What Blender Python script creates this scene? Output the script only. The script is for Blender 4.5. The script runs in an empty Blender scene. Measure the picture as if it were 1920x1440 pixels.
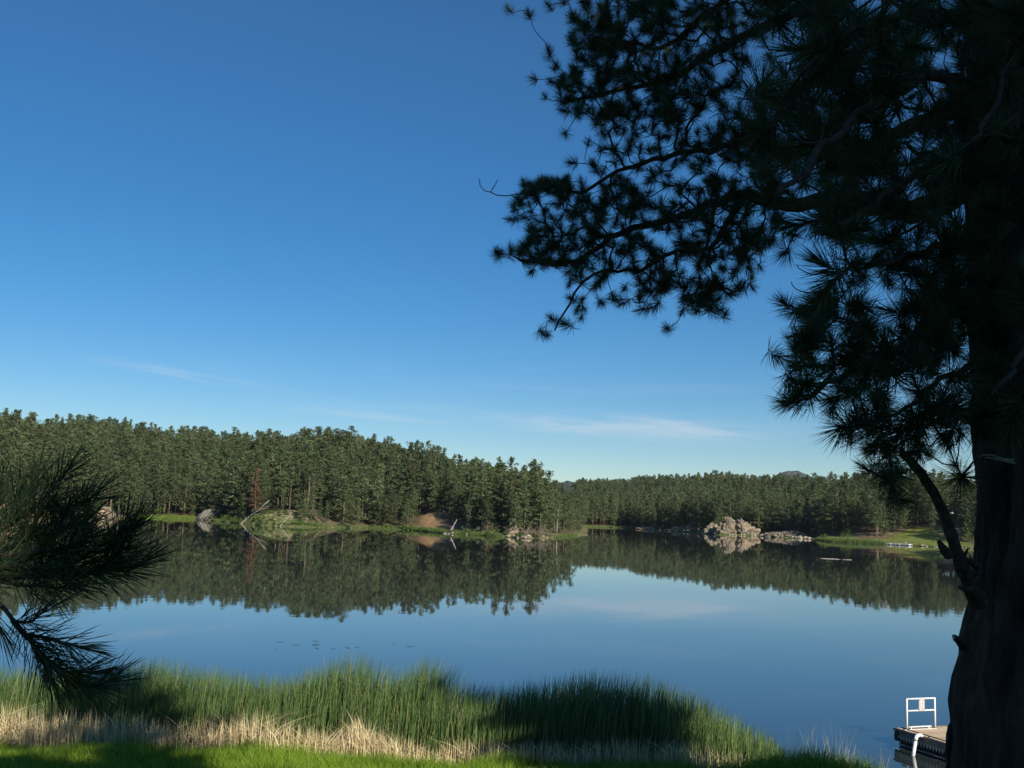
import bpy, math, random
import numpy as np
from mathutils import Vector, Matrix, noise as mnoise

S = bpy.context.scene
C = S.collection
R_ = math.radians
# ---------------------------------------------------------------- camera
F_PX = 1900.0                      # focal length in pixels of the 1920 px wide photograph
CAM = np.array([0.0, 0.0, 7.3])
PITCH = math.atan(241.0 / F_PX)
ROLL = R_(2.0)
f_ = np.array([0, math.cos(PITCH), math.sin(PITCH)])
r0 = np.array([1.0, 0, 0]); u0 = np.array([0, -math.sin(PITCH), math.cos(PITCH)])
r_ = r0 * math.cos(ROLL) + u0 * math.sin(ROLL)
u_ = u0 * math.cos(ROLL) - r0 * math.sin(ROLL)
cam_d = bpy.data.cameras.new('camera'); cam = bpy.data.objects.new('camera', cam_d); C.objects.link(cam)
cam_d.sensor_width = 36; cam_d.lens = F_PX / 1920 * 36
cam_d.clip_start = 0.05; cam_d.clip_end = 30000
cam.matrix_world = Matrix([[r_[0], u_[0], -f_[0], CAM[0]], [r_[1], u_[1], -f_[1], CAM[1]], [r_[2], u_[2], -f_[2], CAM[2]], [0, 0, 0, 1]])
S.camera = cam

def ray(px, py):
    return f_ + r_ * (px - 960) / F_PX + u_ * (720 - py) / F_PX
def P(px, py, Y):                  # point of the place seen at pixel, at depth Y
    d = ray(px, py); return CAM + d * (Y / d[1])
def Pz(px, py, z=0.0):
    d = ray(px, py); return CAM + d * ((z - CAM[2]) / d[2])
def project(p):
    q = np.asarray(p) - CAM
    z = q @ f_
    return 960 + F_PX * (q @ r_) / z, 720 - F_PX * (q @ u_) / z, z

# ---------------------------------------------------------------- light
SUN_AZ = 30.0                      # degrees right of straight behind the camera
SUN_EL = 27.0
W = bpy.data.worlds.new('World'); S.world = W; W.use_nodes = True
nt = W.node_tree; nt.nodes.clear()
def N(tree, typ, **kw):
    n = tree.nodes.new(typ)
    for k, v in kw.items():
        if k in n.bl_rna.properties.keys(): setattr(n, k, v)
        else: n.inputs[k.replace('_', ' ')].default_value = v
    return n
sky = N(nt, 'ShaderNodeTexSky', sky_type='NISHITA', sun_disc=False)
sky.sun_elevation = R_(SUN_EL); sky.sun_rotation = R_(180 - SUN_AZ)
sky.altitude = 1300; sky.air_density = 1.0; sky.dust_density = 0.2; sky.ozone_density = 3.0
bg = N(nt, 'ShaderNodeBackground'); bg.inputs['Strength'].default_value = 0.086
out = N(nt, 'ShaderNodeOutputWorld')
tc = N(nt, 'ShaderNodeTexCoord'); sep = N(nt, 'ShaderNodeSeparateXYZ')
nt.links.new(tc.outputs['Generated'], sep.inputs[0])
def M(op, a, b=None, c=None, tree=None):
    tree = tree or nt
    n = tree.nodes.new('ShaderNodeMath'); n.operation = op
    for i, v in enumerate((a, b, c)):
        if v is None: continue
        if isinstance(v, (int, float)): n.inputs[i].default_value = v
        else: tree.links.new(v, n.inputs[i])
    return n.outputs[0]
azi = M('ARCTAN2', sep.outputs[0], sep.outputs[1])
ele = M('ARCSINE', sep.outputs[2])
def band(e0, w, sx, sy, lo, hi, seed, tilt, a0, aw):
    """thin cirrus: noise in azimuth and height within a band of heights round a patch of the sky"""
    e = M('SUBTRACT', ele, M('MULTIPLY', azi, tilt))
    cv = N(nt, 'ShaderNodeCombineXYZ')
    nt.links.new(M('MULTIPLY', azi, sx), cv.inputs[0]); nt.links.new(M('MULTIPLY', e, sy), cv.inputs[1]); cv.inputs[2].default_value = seed
    nz = N(nt, 'ShaderNodeTexNoise'); nz.inputs['Scale'].default_value = 1; nz.inputs['Detail'].default_value = 7; nz.inputs['Roughness'].default_value = .62; nz.inputs['Distortion'].default_value = .5
    nt.links.new(cv.outputs[0], nz.inputs[0])
    mr = N(nt, 'ShaderNodeMapRange'); mr.inputs[1].default_value = lo; mr.inputs[2].default_value = hi; nt.links.new(nz.outputs[0], mr.inputs[0])
    g = M('DIVIDE', M('SUBTRACT', e, e0), w); g = M('POWER', 2.718, M('MULTIPLY', M('MULTIPLY', g, g), -1))
    k = M('DIVIDE', M('SUBTRACT', azi, a0), aw); k = M('POWER', 2.718, M('MULTIPLY', M('MULTIPLY', k, k), -1))
    return M('MULTIPLY', M('MULTIPLY', mr.outputs[0], g), k)
cl = M('ADD', M('MULTIPLY', band(.0905, .0095, 9, 95, .34, .70, 3.1, -.03, .125, .13), 2.3), band(.081, .005, 7, 100, .42, .8, 8.7, -.05, -.13, .06))
cl = M('ADD', cl, band(.087, .0055, 9, 120, .42, .75, 12.7, -.1, -.31, .07))
cl = M('ADD', cl, M('MULTIPLY', band(.11, .035, 5, 60, .48, .9, 22.7, 0, .15, .5), .45))
cl = M('MINIMUM', M('MULTIPLY', cl, .42), .5)
hsv = N(nt, 'ShaderNodeHueSaturation'); nt.links.new(sky.outputs[0], hsv.inputs['Color'])
def emap(lo, hi):
    mr = N(nt, 'ShaderNodeMapRange'); nt.links.new(ele, mr.inputs[0]); mr.inputs[1].default_value = 0; mr.inputs[2].default_value = .46; mr.inputs[3].default_value = lo; mr.inputs[4].default_value = hi; return mr.outputs[0]
nt.links.new(emap(1.43, 1.26), hsv.inputs['Saturation']); nt.links.new(emap(.86, 1.0), hsv.inputs['Value'])
mix = N(nt, 'ShaderNodeMixRGB'); nt.links.new(cl, mix.inputs[0]); nt.links.new(hsv.outputs[0], mix.inputs[1]); mix.inputs[2].default_value = (6.4, 7.2, 8.0, 1)
nt.links.new(mix.outputs[0], bg.inputs[0]); nt.links.new(bg.outputs[0], out.inputs[0])

sl = bpy.data.lights.new('sun', 'SUN'); sl.energy = 5.0; sl.angle = R_(.53); sl.color = (1, .92, .78)
sun = bpy.data.objects.new('sun', sl); C.objects.link(sun)
SUNV = np.array([math.sin(R_(SUN_AZ)) * math.cos(R_(SUN_EL)), -math.cos(R_(SUN_AZ)) * math.cos(R_(SUN_EL)), math.sin(R_(SUN_EL))])
sun.rotation_euler = Vector(SUNV).to_track_quat('Z', 'Y').to_euler(); sun.location = (20, -20, 60)
S.view_settings.view_transform = 'Standard'; S.view_settings.look = 'None'
S.view_settings.exposure = 0.3; S.view_settings.gamma = 1; S.view_settings.use_curve_mapping = False
S.render.engine = 'CYCLES'
S.cycles.max_bounces = 6; S.cycles.diffuse_bounces = 3; S.cycles.transparent_max_bounces = 4
S.cycles.caustics_reflective = False; S.cycles.caustics_refractive = False

# ---------------------------------------------------------------- mesh helpers
rng = np.random.default_rng(7)
random.seed(7)

def np_mesh(name, V, F, tint=None, mats=(), midx=None, smooth=False, col=None):
    me = bpy.data.meshes.new(name)
    V = np.asarray(V, dtype=np.float32)
    if isinstance(F, np.ndarray): Fs = [F]
    else: Fs = [np.asarray(f) for f in F if len(f)]
    nl = sum(f.size for f in Fs); nf = sum(len(f) for f in Fs)
    me.vertices.add(len(V)); me.vertices.foreach_set('co', V.ravel())
    me.loops.add(nl); me.loops.foreach_set('vertex_index', np.concatenate([f.ravel() for f in Fs]).astype(np.int32))
    me.polygons.add(nf)
    tot = np.concatenate([np.full(len(f), f.shape[1]) for f in Fs]).astype(np.int32)
    st = np.concatenate([[0], np.cumsum(tot)[:-1]]).astype(np.int32)
    me.polygons.foreach_set('loop_start', st); me.polygons.foreach_set('loop_total', tot)
    if midx is not None: me.polygons.foreach_set('material_index', np.asarray(midx, dtype=np.int32))
    me.polygons.foreach_set('use_smooth', np.full(nf, bool(smooth)))
    if tint is not None:
        a = me.attributes.new('tint', 'FLOAT', 'POINT'); a.data.foreach_set('value', np.asarray(tint, dtype=np.float32))
    if col is not None:
        a = me.attributes.new('col', 'FLOAT_COLOR', 'POINT'); a.data.foreach_set('color', np.asarray(col, dtype=np.float32).ravel())
    for m in mats: me.materials.append(m)
    me.update(calc_edges=True); me.validate()
    return me

class MB:
    """collects boxes, tubes and raw faces into one mesh"""
    def __init__(s): s.V = []; s.Q = []; s.T = []; s.n = 0; s.t = []
    def raw(s, V, Q=None, T=None, tint=0.5):
        V = np.asarray(V, dtype=float)
        if Q is not None and len(Q): s.Q.append(np.asarray(Q) + s.n)
        if T is not None and len(T): s.T.append(np.asarray(T) + s.n)
        s.V.append(V); s.t.append(np.broadcast_to(tint, (len(V),)).astype(float)); s.n += len(V)
    def box(s, c, size, rot=None, taper=1.0):
        sx, sy, sz = [k / 2 for k in size]
        v = np.array([[x * sx * (taper if z > 0 else 1), y * sy * (taper if z > 0 else 1), z * sz] for z in (-1, 1) for y in (-1, 1) for x in (-1, 1)], dtype=float)
        if rot is not None: v = v @ np.array(rot).T
        v += np.array(c)
        s.raw(v, Q=[(0, 2, 3, 1), (4, 5, 7, 6), (0, 1, 5, 4), (2, 6, 7, 3), (0, 4, 6, 2), (1, 3, 7, 5)])
    def tube(s, pts, rad, sides=6, cap=True, rough=0.0, tint=.5):
        pts = np.asarray(pts, dtype=float); n = len(pts)
        rad = np.broadcast_to(rad, (n,)).astype(float)
        d = np.gradient(pts, axis=0); d /= np.linalg.norm(d, axis=1)[:, None] + 1e-9
        ref = np.array([0, 0, 1.0]) if abs(d[:, 2].mean()) < .8 else np.array([0, 1.0, 0])
        a = np.cross(d, ref); a /= np.linalg.norm(a, axis=1)[:, None] + 1e-9
        b = np.cross(a, d)
        th = np.linspace(0, 2 * np.pi, sides, endpoint=False)
        rr = rad[:, None] * (1 + rough * rng.uniform(-1, 1, (n, sides)))
        v = pts[:, None, :] + rr[..., None] * (np.cos(th)[None, :, None] * a[:, None, :] + np.sin(th)[None, :, None] * b[:, None, :])
        v = v.reshape(-1, 3)
        i, j = np.meshgrid(np.arange(n - 1), np.arange(sides), indexing='ij'); i = i.ravel(); j = j.ravel(); k = (j + 1) % sides
        Q = np.stack([i * sides + j, (i + 1) * sides + j, (i + 1) * sides + k, i * sides + k], 1)
        T = []
        if cap:
            for base, flip in ((0, 1), ((n - 1) * sides, 0)):
                for q in range(1, sides - 1):
                    T.append((base, base + q, base + q + 1) if flip else (base, base + q + 1, base + q))
        s.raw(v, Q=Q, T=T, tint=tint)
    def mesh(s, name, mats=(), smooth=False, bevel=0):
        Fs = []
        if s.Q: Fs.append(np.concatenate(s.Q))
        if s.T: Fs.append(np.concatenate(s.T))
        return np_mesh(name, np.concatenate(s.V), Fs, tint=np.concatenate(s.t), mats=mats, smooth=smooth)

def link(name, me, parent=None, loc=None, rotz=None, scale=None):
    o = bpy.data.objects.new(name, me); C.objects.link(o)
    if parent is not None: o.parent = parent
    if loc is not None: o.location = loc
    if rotz is not None: o.rotation_euler = (0, 0, rotz)
    if scale is not None: o.scale = scale if hasattr(scale, '__len__') else (scale,) * 3
    return o
def tag(o, label=None, cat=None, group=None, kind=None):
    for k, v in (('label', label), ('category', cat), ('group', group), ('kind', kind)):
        if v: o[k] = v
    return o
def empty(name, loc=(0, 0, 0), rotz=0, label=None, cat=None, group=None, scale=1):
    o = bpy.data.objects.new(name, None); C.objects.link(o); o.location = loc; o.rotation_euler = (0, 0, rotz); o.scale = (scale,) * 3
    o.empty_display_size = .3
    return tag(o, label, cat, group)
def bevel(o, w=.01, seg=1):
    m = o.modifiers.new('bevel', 'BEVEL'); m.width = w; m.segments = seg; return o

# ---------------------------------------------------------------- materials
def mat(name, color=(.5, .5, .5), rough=.8, spec=.3, ramp=None, src='noise', scale=5, detail=6, bump=0, bscale=None, translucent=0, obj_var=0.0, metal=0, vec_scale=None, dist=.05, tcol=None):
    m = bpy.data.materials.new(name); m.use_nodes = True
    t = m.node_tree; b = t.nodes['Principled BSDF']
    b.inputs['Roughness'].default_value = rough; b.inputs['Specular IOR Level'].default_value = spec; b.inputs['Metallic'].default_value = metal
    b.inputs['Base Color'].default_value = (*color, 1)
    L = t.links
    co = N(t, 'ShaderNodeTexCoord'); vec = co.outputs['Object']
    if vec_scale:
        mp = N(t, 'ShaderNodeMapping'); mp.inputs['Scale'].default_value = vec_scale; L.new(vec, mp.inputs[0]); vec = mp.outputs[0]
    colout = None
    if ramp:
        if src == 'noise':
            nz = N(t, 'ShaderNodeTexNoise'); nz.inputs['Scale'].default_value = scale; nz.inputs['Detail'].default_value = detail; nz.inputs['Roughness'].default_value = .6; L.new(vec, nz.inputs[0]); fac = nz.outputs[0]
        elif src == 'tint':
            at = N(t, 'ShaderNodeAttribute', attribute_name='tint'); fac = at.outputs['Fac']
        rp = N(t, 'ShaderNodeValToRGB'); rp.color_ramp.elements.remove(rp.color_ramp.elements[1])
        for i, (p, c) in enumerate(ramp):
            e = rp.color_ramp.elements[0] if i == 0 else rp.color_ramp.elements.new(p)
            e.position = p; e.color = (*c, 1)
        L.new(fac, rp.inputs[0]); colout = rp.outputs[0]
    if obj_var:
        oi = N(t, 'ShaderNodeObjectInfo'); hs = N(t, 'ShaderNodeHueSaturation')
        if colout: L.new(colout, hs.inputs['Color'])
        else: hs.inputs['Color'].default_value = (*color, 1)
        v = M('ADD', 1 - obj_var, M('MULTIPLY', oi.outputs['Random'], 2 * obj_var, tree=t), tree=t)
        L.new(v, hs.inputs['Value'])
        r2 = M('FRACT', M('MULTIPLY', oi.outputs['Random'], 17.3, tree=t), tree=t)
        L.new(M('ADD', .485, M('MULTIPLY', r2, .03, tree=t), tree=t), hs.inputs['Hue'])
        colout = hs.outputs[0]
    if colout: L.new(colout, b.inputs['Base Color'])
    if bump:
        nb = N(t, 'ShaderNodeTexNoise'); nb.inputs['Scale'].default_value = bscale or scale * 4; nb.inputs['Detail'].default_value = 8; L.new(vec, nb.inputs[0])
        bp = N(t, 'ShaderNodeBump'); bp.inputs['Strength'].default_value = bump; bp.inputs['Distance'].default_value = dist; L.new(nb.outputs[0], bp.inputs['Height']); L.new(bp.outputs[0], b.inputs['Normal'])
    if translucent:
        tr = N(t, 'ShaderNodeBsdfTranslucent'); mx = N(t, 'ShaderNodeMixShader'); mx.inputs[0].default_value = translucent
        if colout: L.new(colout, tr.inputs[0])
        else: tr.inputs[0].default_value = (*(tcol or color), 1)
        L.new(b.outputs[0], mx.inputs[1]); L.new(tr.outputs[0], mx.inputs[2]); L.new(mx.outputs[0], t.nodes['Material Output'].inputs[0])
    return m

m_pine = mat('pine_foliage', rough=.75, spec=.15, src='tint', ramp=[(0, (.040, .062, .028)), (.5, (.092, .122, .052)), (1, (.155, .182, .082))], obj_var=.3, translucent=.12)
m_rust = mat('rust_foliage', rough=.8, spec=.1, src='tint', ramp=[(0, (.13, .06, .035)), (1, (.27, .13, .075))], translucent=.1)
m_trunk = mat('far_trunk_bark', rough=.9, spec=.1, scale=1.2, ramp=[(.3, (.07, .054, .04)), (.7, (.17, .135, .10))], obj_var=.35)
m_dead = mat('weathered_deadwood', rough=.9, spec=.1, scale=1.5, ramp=[(.3, (.25, .22, .19)), (.7, (.52, .47, .41))])
m_brush = mat('brown_deadwood', rough=.9, spec=.1, scale=1.5, ramp=[(.3, (.13, .10, .075)), (.7, (.32, .26, .20))])
m_needle = mat('near_pine_needles', rough=.55, spec=.18, src='tint', ramp=[(0, (.022, .040, .018)), (.6, (.048, .082, .032)), (1, (.12, .13, .045))], translucent=.12)
m_bark = mat('near_pine_bark', rough=.9, spec=.12, scale=9, vec_scale=(1, 1, .22), ramp=[(.32, (.014, .011, .009)), (.55, (.050, .036, .027)), (.75, (.115, .080, .056))], bump=.9, bscale=16, dist=.03)
m_twig = mat('pine_twig_bark', rough=.85, spec=.12, scale=30, ramp=[(.35, (.03, .022, .017)), (.65, (.085, .06, .045))])
m_cat = mat('cattail_leaf', rough=.55, spec=.25, src='tint', ramp=[(0, (.06, .11, .04)), (.5, (.13, .21, .06)), (.8, (.21, .28, .09)), (1, (.34, .31, .14))], translucent=.25)
m_dry = mat('dry_cattail', rough=.8, spec=.15, src='tint', ramp=[(0, (.28, .20, .10)), (.5, (.58, .46, .25)), (1, (.76, .65, .41))], translucent=.12)
m_grass = mat('lush_grass', rough=.6, spec=.2, src='tint', ramp=[(0, (.06, .12, .012)), (.5, (.16, .28, .022)), (1, (.32, .42, .05))], translucent=.3)
m_seed = mat('pale_seed_heads', rough=.8, spec=.1, color=(.45, .42, .30), translucent=.2)
m_shrub = mat('bright_shrub_leaf', rough=.65, spec=.2, src='tint', ramp=[(0, (.07, .12, .02)), (1, (.20, .27, .05))], translucent=.2)
m_reedfar = mat('far_reeds', rough=.65, spec=.2, src='tint', ramp=[(0, (.06, .11, .03)), (.8, (.14, .2, .05)), (1, (.28, .28, .12))], translucent=.2)
m_rock = mat('granite', rough=.9, spec=.2, scale=.35, detail=10, ramp=[(.3, (.09, .07, .055)), (.44, (.20, .165, .12)), (.6, (.33, .27, .19)), (.8, (.45, .39, .29))], bump=.9, bscale=1.2, dist=.5)
m_slab = mat('banded_grey_rock', rough=.9, spec=.2, scale=1.0, vec_scale=(.25, .25, 2.2), detail=8, ramp=[(.3, (.08, .075, .07)), (.5, (.19, .175, .15)), (.72, (.36, .33, .28))], bump=.9, bscale=2.4, dist=.4)
m_boulder = mat('pale_boulder', rough=.9, spec=.2, scale=.9, ramp=[(.3, (.20, .165, .125)), (.7, (.46, .39, .30))], bump=.6, bscale=3, dist=.15, obj_var=.15)
m_pinkrock = mat('pink_round_boulder', rough=.9, spec=.2, scale=.25, ramp=[(.3, (.26, .20, .18)), (.7, (.46, .36, .31))], bump=.5, bscale=.6, dist=.8)
m_cut = mat('orange_road_cut_rock', rough=.9, spec=.15, scale=.35, ramp=[(.3, (.36, .22, .13)), (.7, (.62, .42, .27))], bump=.6, bscale=1.2, dist=.4)
m_mount = mat('distant_mountain_rock', rough=.95, spec=.1, scale=.012, ramp=[(.42, (.035, .055, .05)), (.6, (.07, .085, .08)), (.7, (.20, .19, .18))], bump=1, bscale=.02, dist=15)
m_white = mat('white_painted_pipe', rough=.45, spec=.4, scale=14, ramp=[(.27, (.33, .20, .12)), (.33, (.62, .60, .55)), (.42, (.80, .80, .78)), (1, (.84, .84, .82))])
m_pvc = mat('white_plastic_pipe', color=(.86, .85, .82), rough=.35, spec=.5)
m_sign = mat('weathered_sign_face', rough=.7, spec=.2, scale=22, ramp=[(.35, (.34, .33, .34)), (.6, (.56, .54, .54))])
m_plank = mat('grey_brown_plank', rough=.85, spec=.15, scale=3, vec_scale=(1, 9, 1), ramp=[(.3, (.44, .32, .20)), (.7, (.72, .56, .38))], obj_var=.14, bump=.25, bscale=16, dist=.01)
m_curb = mat('dock_side_board', rough=.85, spec=.15, scale=5, ramp=[(.3, (.12, .105, .09)), (.7, (.30, .26, .22))], bump=.3, bscale=20, dist=.01)
m_float = mat('black_corrugated_float', rough=.6, spec=.3, scale=6, ramp=[(.35, (.012, .012, .012)), (.75, (.05, .046, .04))])
m_strap = mat('weathered_grey_metal', rough=.6, spec=.4, metal=.4, scale=10, ramp=[(.3, (.16, .15, .14)), (.7, (.42, .40, .38))])
m_pont = mat('pale_concrete_pontoon', rough=.7, spec=.2, scale=2, ramp=[(.3, (.42, .43, .45)), (.7, (.62, .63, .65))])
m_path = mat('gravel_path', rough=.95, spec=.1, scale=.6, ramp=[(.3, (.34, .29, .22)), (.7, (.48, .42, .33))])

# ground: colours of the land cover itself come from the 'col' attribute, broken up by noise
m_ground = bpy.data.materials.new('ground_cover'); m_ground.use_nodes = True
t = m_ground.node_tree; b = t.nodes['Principled BSDF']; b.inputs['Roughness'].default_value = .95; b.inputs['Specular IOR Level'].default_value = .1
at = N(t, 'ShaderNodeAttribute', attribute_name='col')
co = N(t, 'ShaderNodeTexCoord')
n1 = N(t, 'ShaderNodeTexNoise'); n1.inputs['Scale'].default_value = .55; n1.inputs['Detail'].default_value = 9; n1.inputs['Roughness'].default_value = .7; t.links.new(co.outputs['Object'], n1.inputs[0])
hs = N(t, 'ShaderNodeHueSaturation'); t.links.new(at.outputs['Color'], hs.inputs['Color'])
mr = N(t, 'ShaderNodeMapRange'); mr.inputs[1].default_value = .3; mr.inputs[2].default_value = .72; mr.inputs[3].default_value = .45; mr.inputs[4].default_value = 1.65; t.links.new(n1.outputs[0], mr.inputs[0]); t.links.new(mr.outputs[0], hs.inputs['Value'])
t.links.new(hs.outputs[0], b.inputs['Base Color'])
bp = N(t, 'ShaderNodeBump'); bp.inputs['Strength'].default_value = .8; bp.inputs['Distance'].default_value = .6; t.links.new(n1.outputs[0], bp.inputs['Height']); t.links.new(bp.outputs[0], b.inputs['Normal'])

# water
m_water = bpy.data.materials.new('lake_water'); m_water.use_nodes = True
t = m_water.node_tree; b = t.nodes['Principled BSDF']
b.inputs['Base Color'].default_value = (.030, .038, .036, 1); b.inputs['Roughness'].default_value = .015; b.inputs['IOR'].default_value = 1.8; b.inputs['Specular IOR Level'].default_value = .5
co = N(t, 'ShaderNodeTexCoord')
n1 = N(t, 'ShaderNodeTexNoise'); n1.inputs['Scale'].default_value = .55; n1.inputs['Detail'].default_value = 3; n1.inputs['Roughness'].default_value = .55
n2 = N(t, 'ShaderNodeTexNoise'); n2.inputs['Scale'].default_value = .035; n2.inputs['Detail'].default_value = 2
t.links.new(co.outputs['Object'], n1.inputs[0]); t.links.new(co.outputs['Object'], n2.inputs[0])
hh = M('MULTIPLY', n1.outputs[0], M('MULTIPLY', n2.outputs[0], n2.outputs[0], tree=t), tree=t)
bp = N(t, 'ShaderNodeBump'); bp.inputs['Strength'].default_value = 1; bp.inputs['Distance'].default_value = .009
t.links.new(hh, bp.inputs['Height']); t.links.new(bp.outputs[0], b.inputs['Normal'])

# ---------------------------------------------------------------- the lie of the land
def tY(lst):
    a = np.array([Pz(x, y) for x, y in lst]); return a[:, 0] / a[:, 1], a[:, 1]
NEAR_PX = [(-900, 1000), (-300, 985), (0, 980), (160, 975), (215, 972), (275, 971), (370, 974), (402, 977), (475, 984), (530, 987), (587, 989), (690, 990), (767, 994), (842, 1001), (900, 1004), (985, 1010), (1040, 1008), (1097, 1003)]
FAR_PX = [(1090, 988), (1185, 990), (1217, 993), (1283, 997), (1347, 1003), (1413, 1005), (1517, 1011), (1556, 1016), (1663, 1021), (1762, 1026), (1828, 1029), (1920, 1035), (2300, 1062), (2900, 1120)]
tn, Yn = tY(NEAR_PX); tf, Yf = tY(FAR_PX)
T_TIP = tn[-1]
def pxt(px, Y=400.0):              # photograph column -> direction X/Y near the horizon
    p = P(px, 965 + .035 * (px - 960), Y); return p[0] / p[1]
SKY_N = [(-900, 790), (-300, 785), (0, 788), (150, 794), (230, 800), (300, 812), (380, 812), (470, 826), (560, 818), (640, 813), (700, 830), (760, 838), (810, 838), (850, 854), (900, 864), (960, 872), (1010, 888), (1050, 906), (1078, 914), (1102, 930)]
RNG_N = [(-900, 180), (0, 200), (330, 190), (640, 140), (850, 90), (960, 65), (1040, 30), (1085, 14)]
SKY_F = [(1000, 905), (1100, 904), (1200, 899), (1290, 896), (1340, 893), (1450, 897), (1560, 893), (1700, 891), (1830, 893), (2000, 893), (2900, 900)]
RNG_F = [(1000, 400), (1100, 390), (1340, 300), (1550, 180), (1780, 105), (2900, 110)]
def hill(skyl, rngl, ts, Ys):
    tt = np.array([pxt(p) for p, _ in skyl]); rr = np.interp([p for p, _ in skyl], [p for p, _ in rngl], [v for _, v in rngl])
    zt = []
    for (px, py), rg, tq in zip(skyl, rr, tt):
        Y = np.interp(tq, ts, Ys) + rg
        zt.append(P(px, py, Y)[2])
    zt = np.array(zt); th = np.clip(zt - 1.5, 7, 19.0)
    return tt, zt - th, th, rr
tN, HN, THN, RN = hill(SKY_N, RNG_N, tn, Yn)
tF, HF, THF, RF = hill(SKY_F, RNG_F, tf, Yf)
sm = lambda x: (lambda q: q * q * (3 - 2 * q))(np.clip(x, 0, 1))

def shore_near(t): return np.interp(t, tn, Yn)
def shore_far(t): return np.interp(t, tf, Yf)
def fbm(x, y, s, k=3):
    v = 0; a = 1.0
    for i in range(k):
        v = v + a * np.sin(x * s * 1.3 + 1.7 * i + 2.1 * np.sin(y * s * .9 + i)) * np.cos(y * s * 1.1 + 2.3 * i + 1.9 * np.sin(x * s * .8 + 4 * i))
        s *= 2.03; a *= .5
    return v
MOUND = Pz(516, 986) + np.array([0, 11, 0])
def bank(x, y):
    ys = 30.4 + .35 * np.sin(x * .5) + .25 * np.sin(x * 1.7 + 1) - 3.6 * sm((x - 7.5) / 3.5)
    yy = y - (ys - 30.4) * sm((y - 10) / 15)
    return np.interp(yy, [-120, -80, -10, 0, 4, 10, 20, 25, 28, 30.4, 33, 37, 60], [13, 10, 6.3, 5.65, 5.05, 3.6, 1.6, .78, .42, 0, -.6, -2.2, -2.5]) + .05 * fbm(x, y, .6) + .78 * np.exp(-((x - 8.1) / 2.3) ** 2 - ((y - 25.6) / 1.5) ** 2)
def near_d(x, y):
    t = x / np.maximum(y, 1)
    return np.minimum(y - shore_near(t), (T_TIP - t) * y + 1.5 * np.sin(y * .12))
def land_h(x, y):
    t = x / np.maximum(y, 1)
    dn = near_d(x, y); wob = 2.2 * fbm(x, y, .05, 2)
    rg = np.interp(t, tN, RN)
    hn = np.where(dn < 0, np.maximum(-2.5, dn * .35), .25 + .35 * sm(dn / 4)) + np.interp(t, tN, HN) * sm((dn - 2) / (rg - 1)) ** .9 * (dn > 0) + wob * .6 * sm(dn / 50)
    df = y - shore_far(t)
    rf = np.interp(t, tF, RF)
    hf = np.where(df < 0, np.maximum(-2.5, df * .25), .2 + .3 * sm(df / 5)) + np.interp(t, tF, HF) * sm((df - 3) / rf) * (df > 0) + wob * .6 * sm(df / 50)
    m = np.exp(-(((x - MOUND[0]) / 13) ** 2 + ((y - MOUND[1] - 2) / 12) ** 2))
    hn = np.where(dn > 0, hn + 3.9 * m * sm(dn / 6), hn)
    return np.maximum(hn, hf)
def ground(x, y):
    x = np.asarray(x, float); y = np.asarray(y, float)
    return np.where(y < 60, bank(x, y), land_h(x, np.maximum(y, 60)))

rows = np.concatenate([np.linspace(-120, -10, 12), np.linspace(-8, 18, 14), np.linspace(18.8, 38, 50), np.linspace(41, 250, 24), np.linspace(254, 640, 230), 645 * 1.022 ** np.arange(86)])
cols = np.linspace(-1, 1, 521)
YY, SS = np.meshgrid(rows, cols, indexing='ij')
XX = SS * (55 + .78 * np.maximum(YY, 0))
ZZ = ground(XX, YY)
far_out = YY > 1200
ZZ = np.where(far_out, ZZ * np.clip(1 - (YY - 1200) / 800, 0, 1) + 3 * (YY > 1200), ZZ)
TT = XX / np.maximum(YY, 1); PXS = project(np.stack([XX, YY, np.zeros_like(XX)], -1))[0]
DN = near_d(XX, YY); DF = YY - shore_far(TT)
col = np.zeros(XX.shape + (4,)); col[..., 3] = 1
litter = np.array([.16, .125, .075]); green = np.array([.10, .15, .035]); lime = np.array([.14, .22, .035]); orange = np.array([.38, .24, .12]); olive = np.array([.20, .19, .09]); tan = np.array([.30, .235, .12])
col[..., :3] = litter
def paint(mask, c):
    mm = np.clip(mask, 0, 1)[..., None]; col[..., :3] = col[..., :3] * (1 - mm) + np.array(c) * mm
nr = (DN > -3)
paint(nr * (1 - sm((DN - 3) / 4)) * (YY > 60), olive * .8)
paint(nr * (PXS > 260) * (PXS < 378) * (1 - sm((DN - 14) / 6)) * (YY > 60), lime)
paint(nr * (1 - sm((DN - 26) / 6)) * np.exp(-((PXS - 515) / 52) ** 6) * (YY > 60), olive)
paint(nr * (1 - sm((DN - 34) / 8)) * sm((DN - 4) / 3) * np.exp(-((PXS - 806) / 18) ** 4) * (YY > 60), orange)
paint(nr * (1 - sm((DN - 5) / 3)) * np.exp(-((PXS - 805) / 32) ** 4) * (YY > 60), green)
paint(nr * (PXS < 60) * (DN > 6) * (1 - sm((DN - 30) / 8)) * (YY > 60), orange)
fr = (DF > -3) & (PXS > 1086) & (YY > 60)
paint(fr * (1 - sm((DF - 4) / 4)), green)
lawn = fr * sm((PXS - 1535) / 30) * (1 - sm((DF - 40 - 16 * np.sin(PXS * .03)) / 5))
paint(lawn, green * np.array([1.7, 1.3, 1.4]))
paint(fr * np.exp(-((PXS - 1785) / 20) ** 4) * sm((DF - 38) / 4) * (1 - sm((DF - 62) / 6)), tan)
paint((YY < 60) * 1.0, np.array([.06, .10, .02]))
paint((YY < 60) * sm((YY - 28.6) / 1.0), np.array([.10, .075, .045]))
nr_, nc_ = XX.shape
idx = np.arange(nr_ * nc_).reshape(nr_, nc_)
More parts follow.
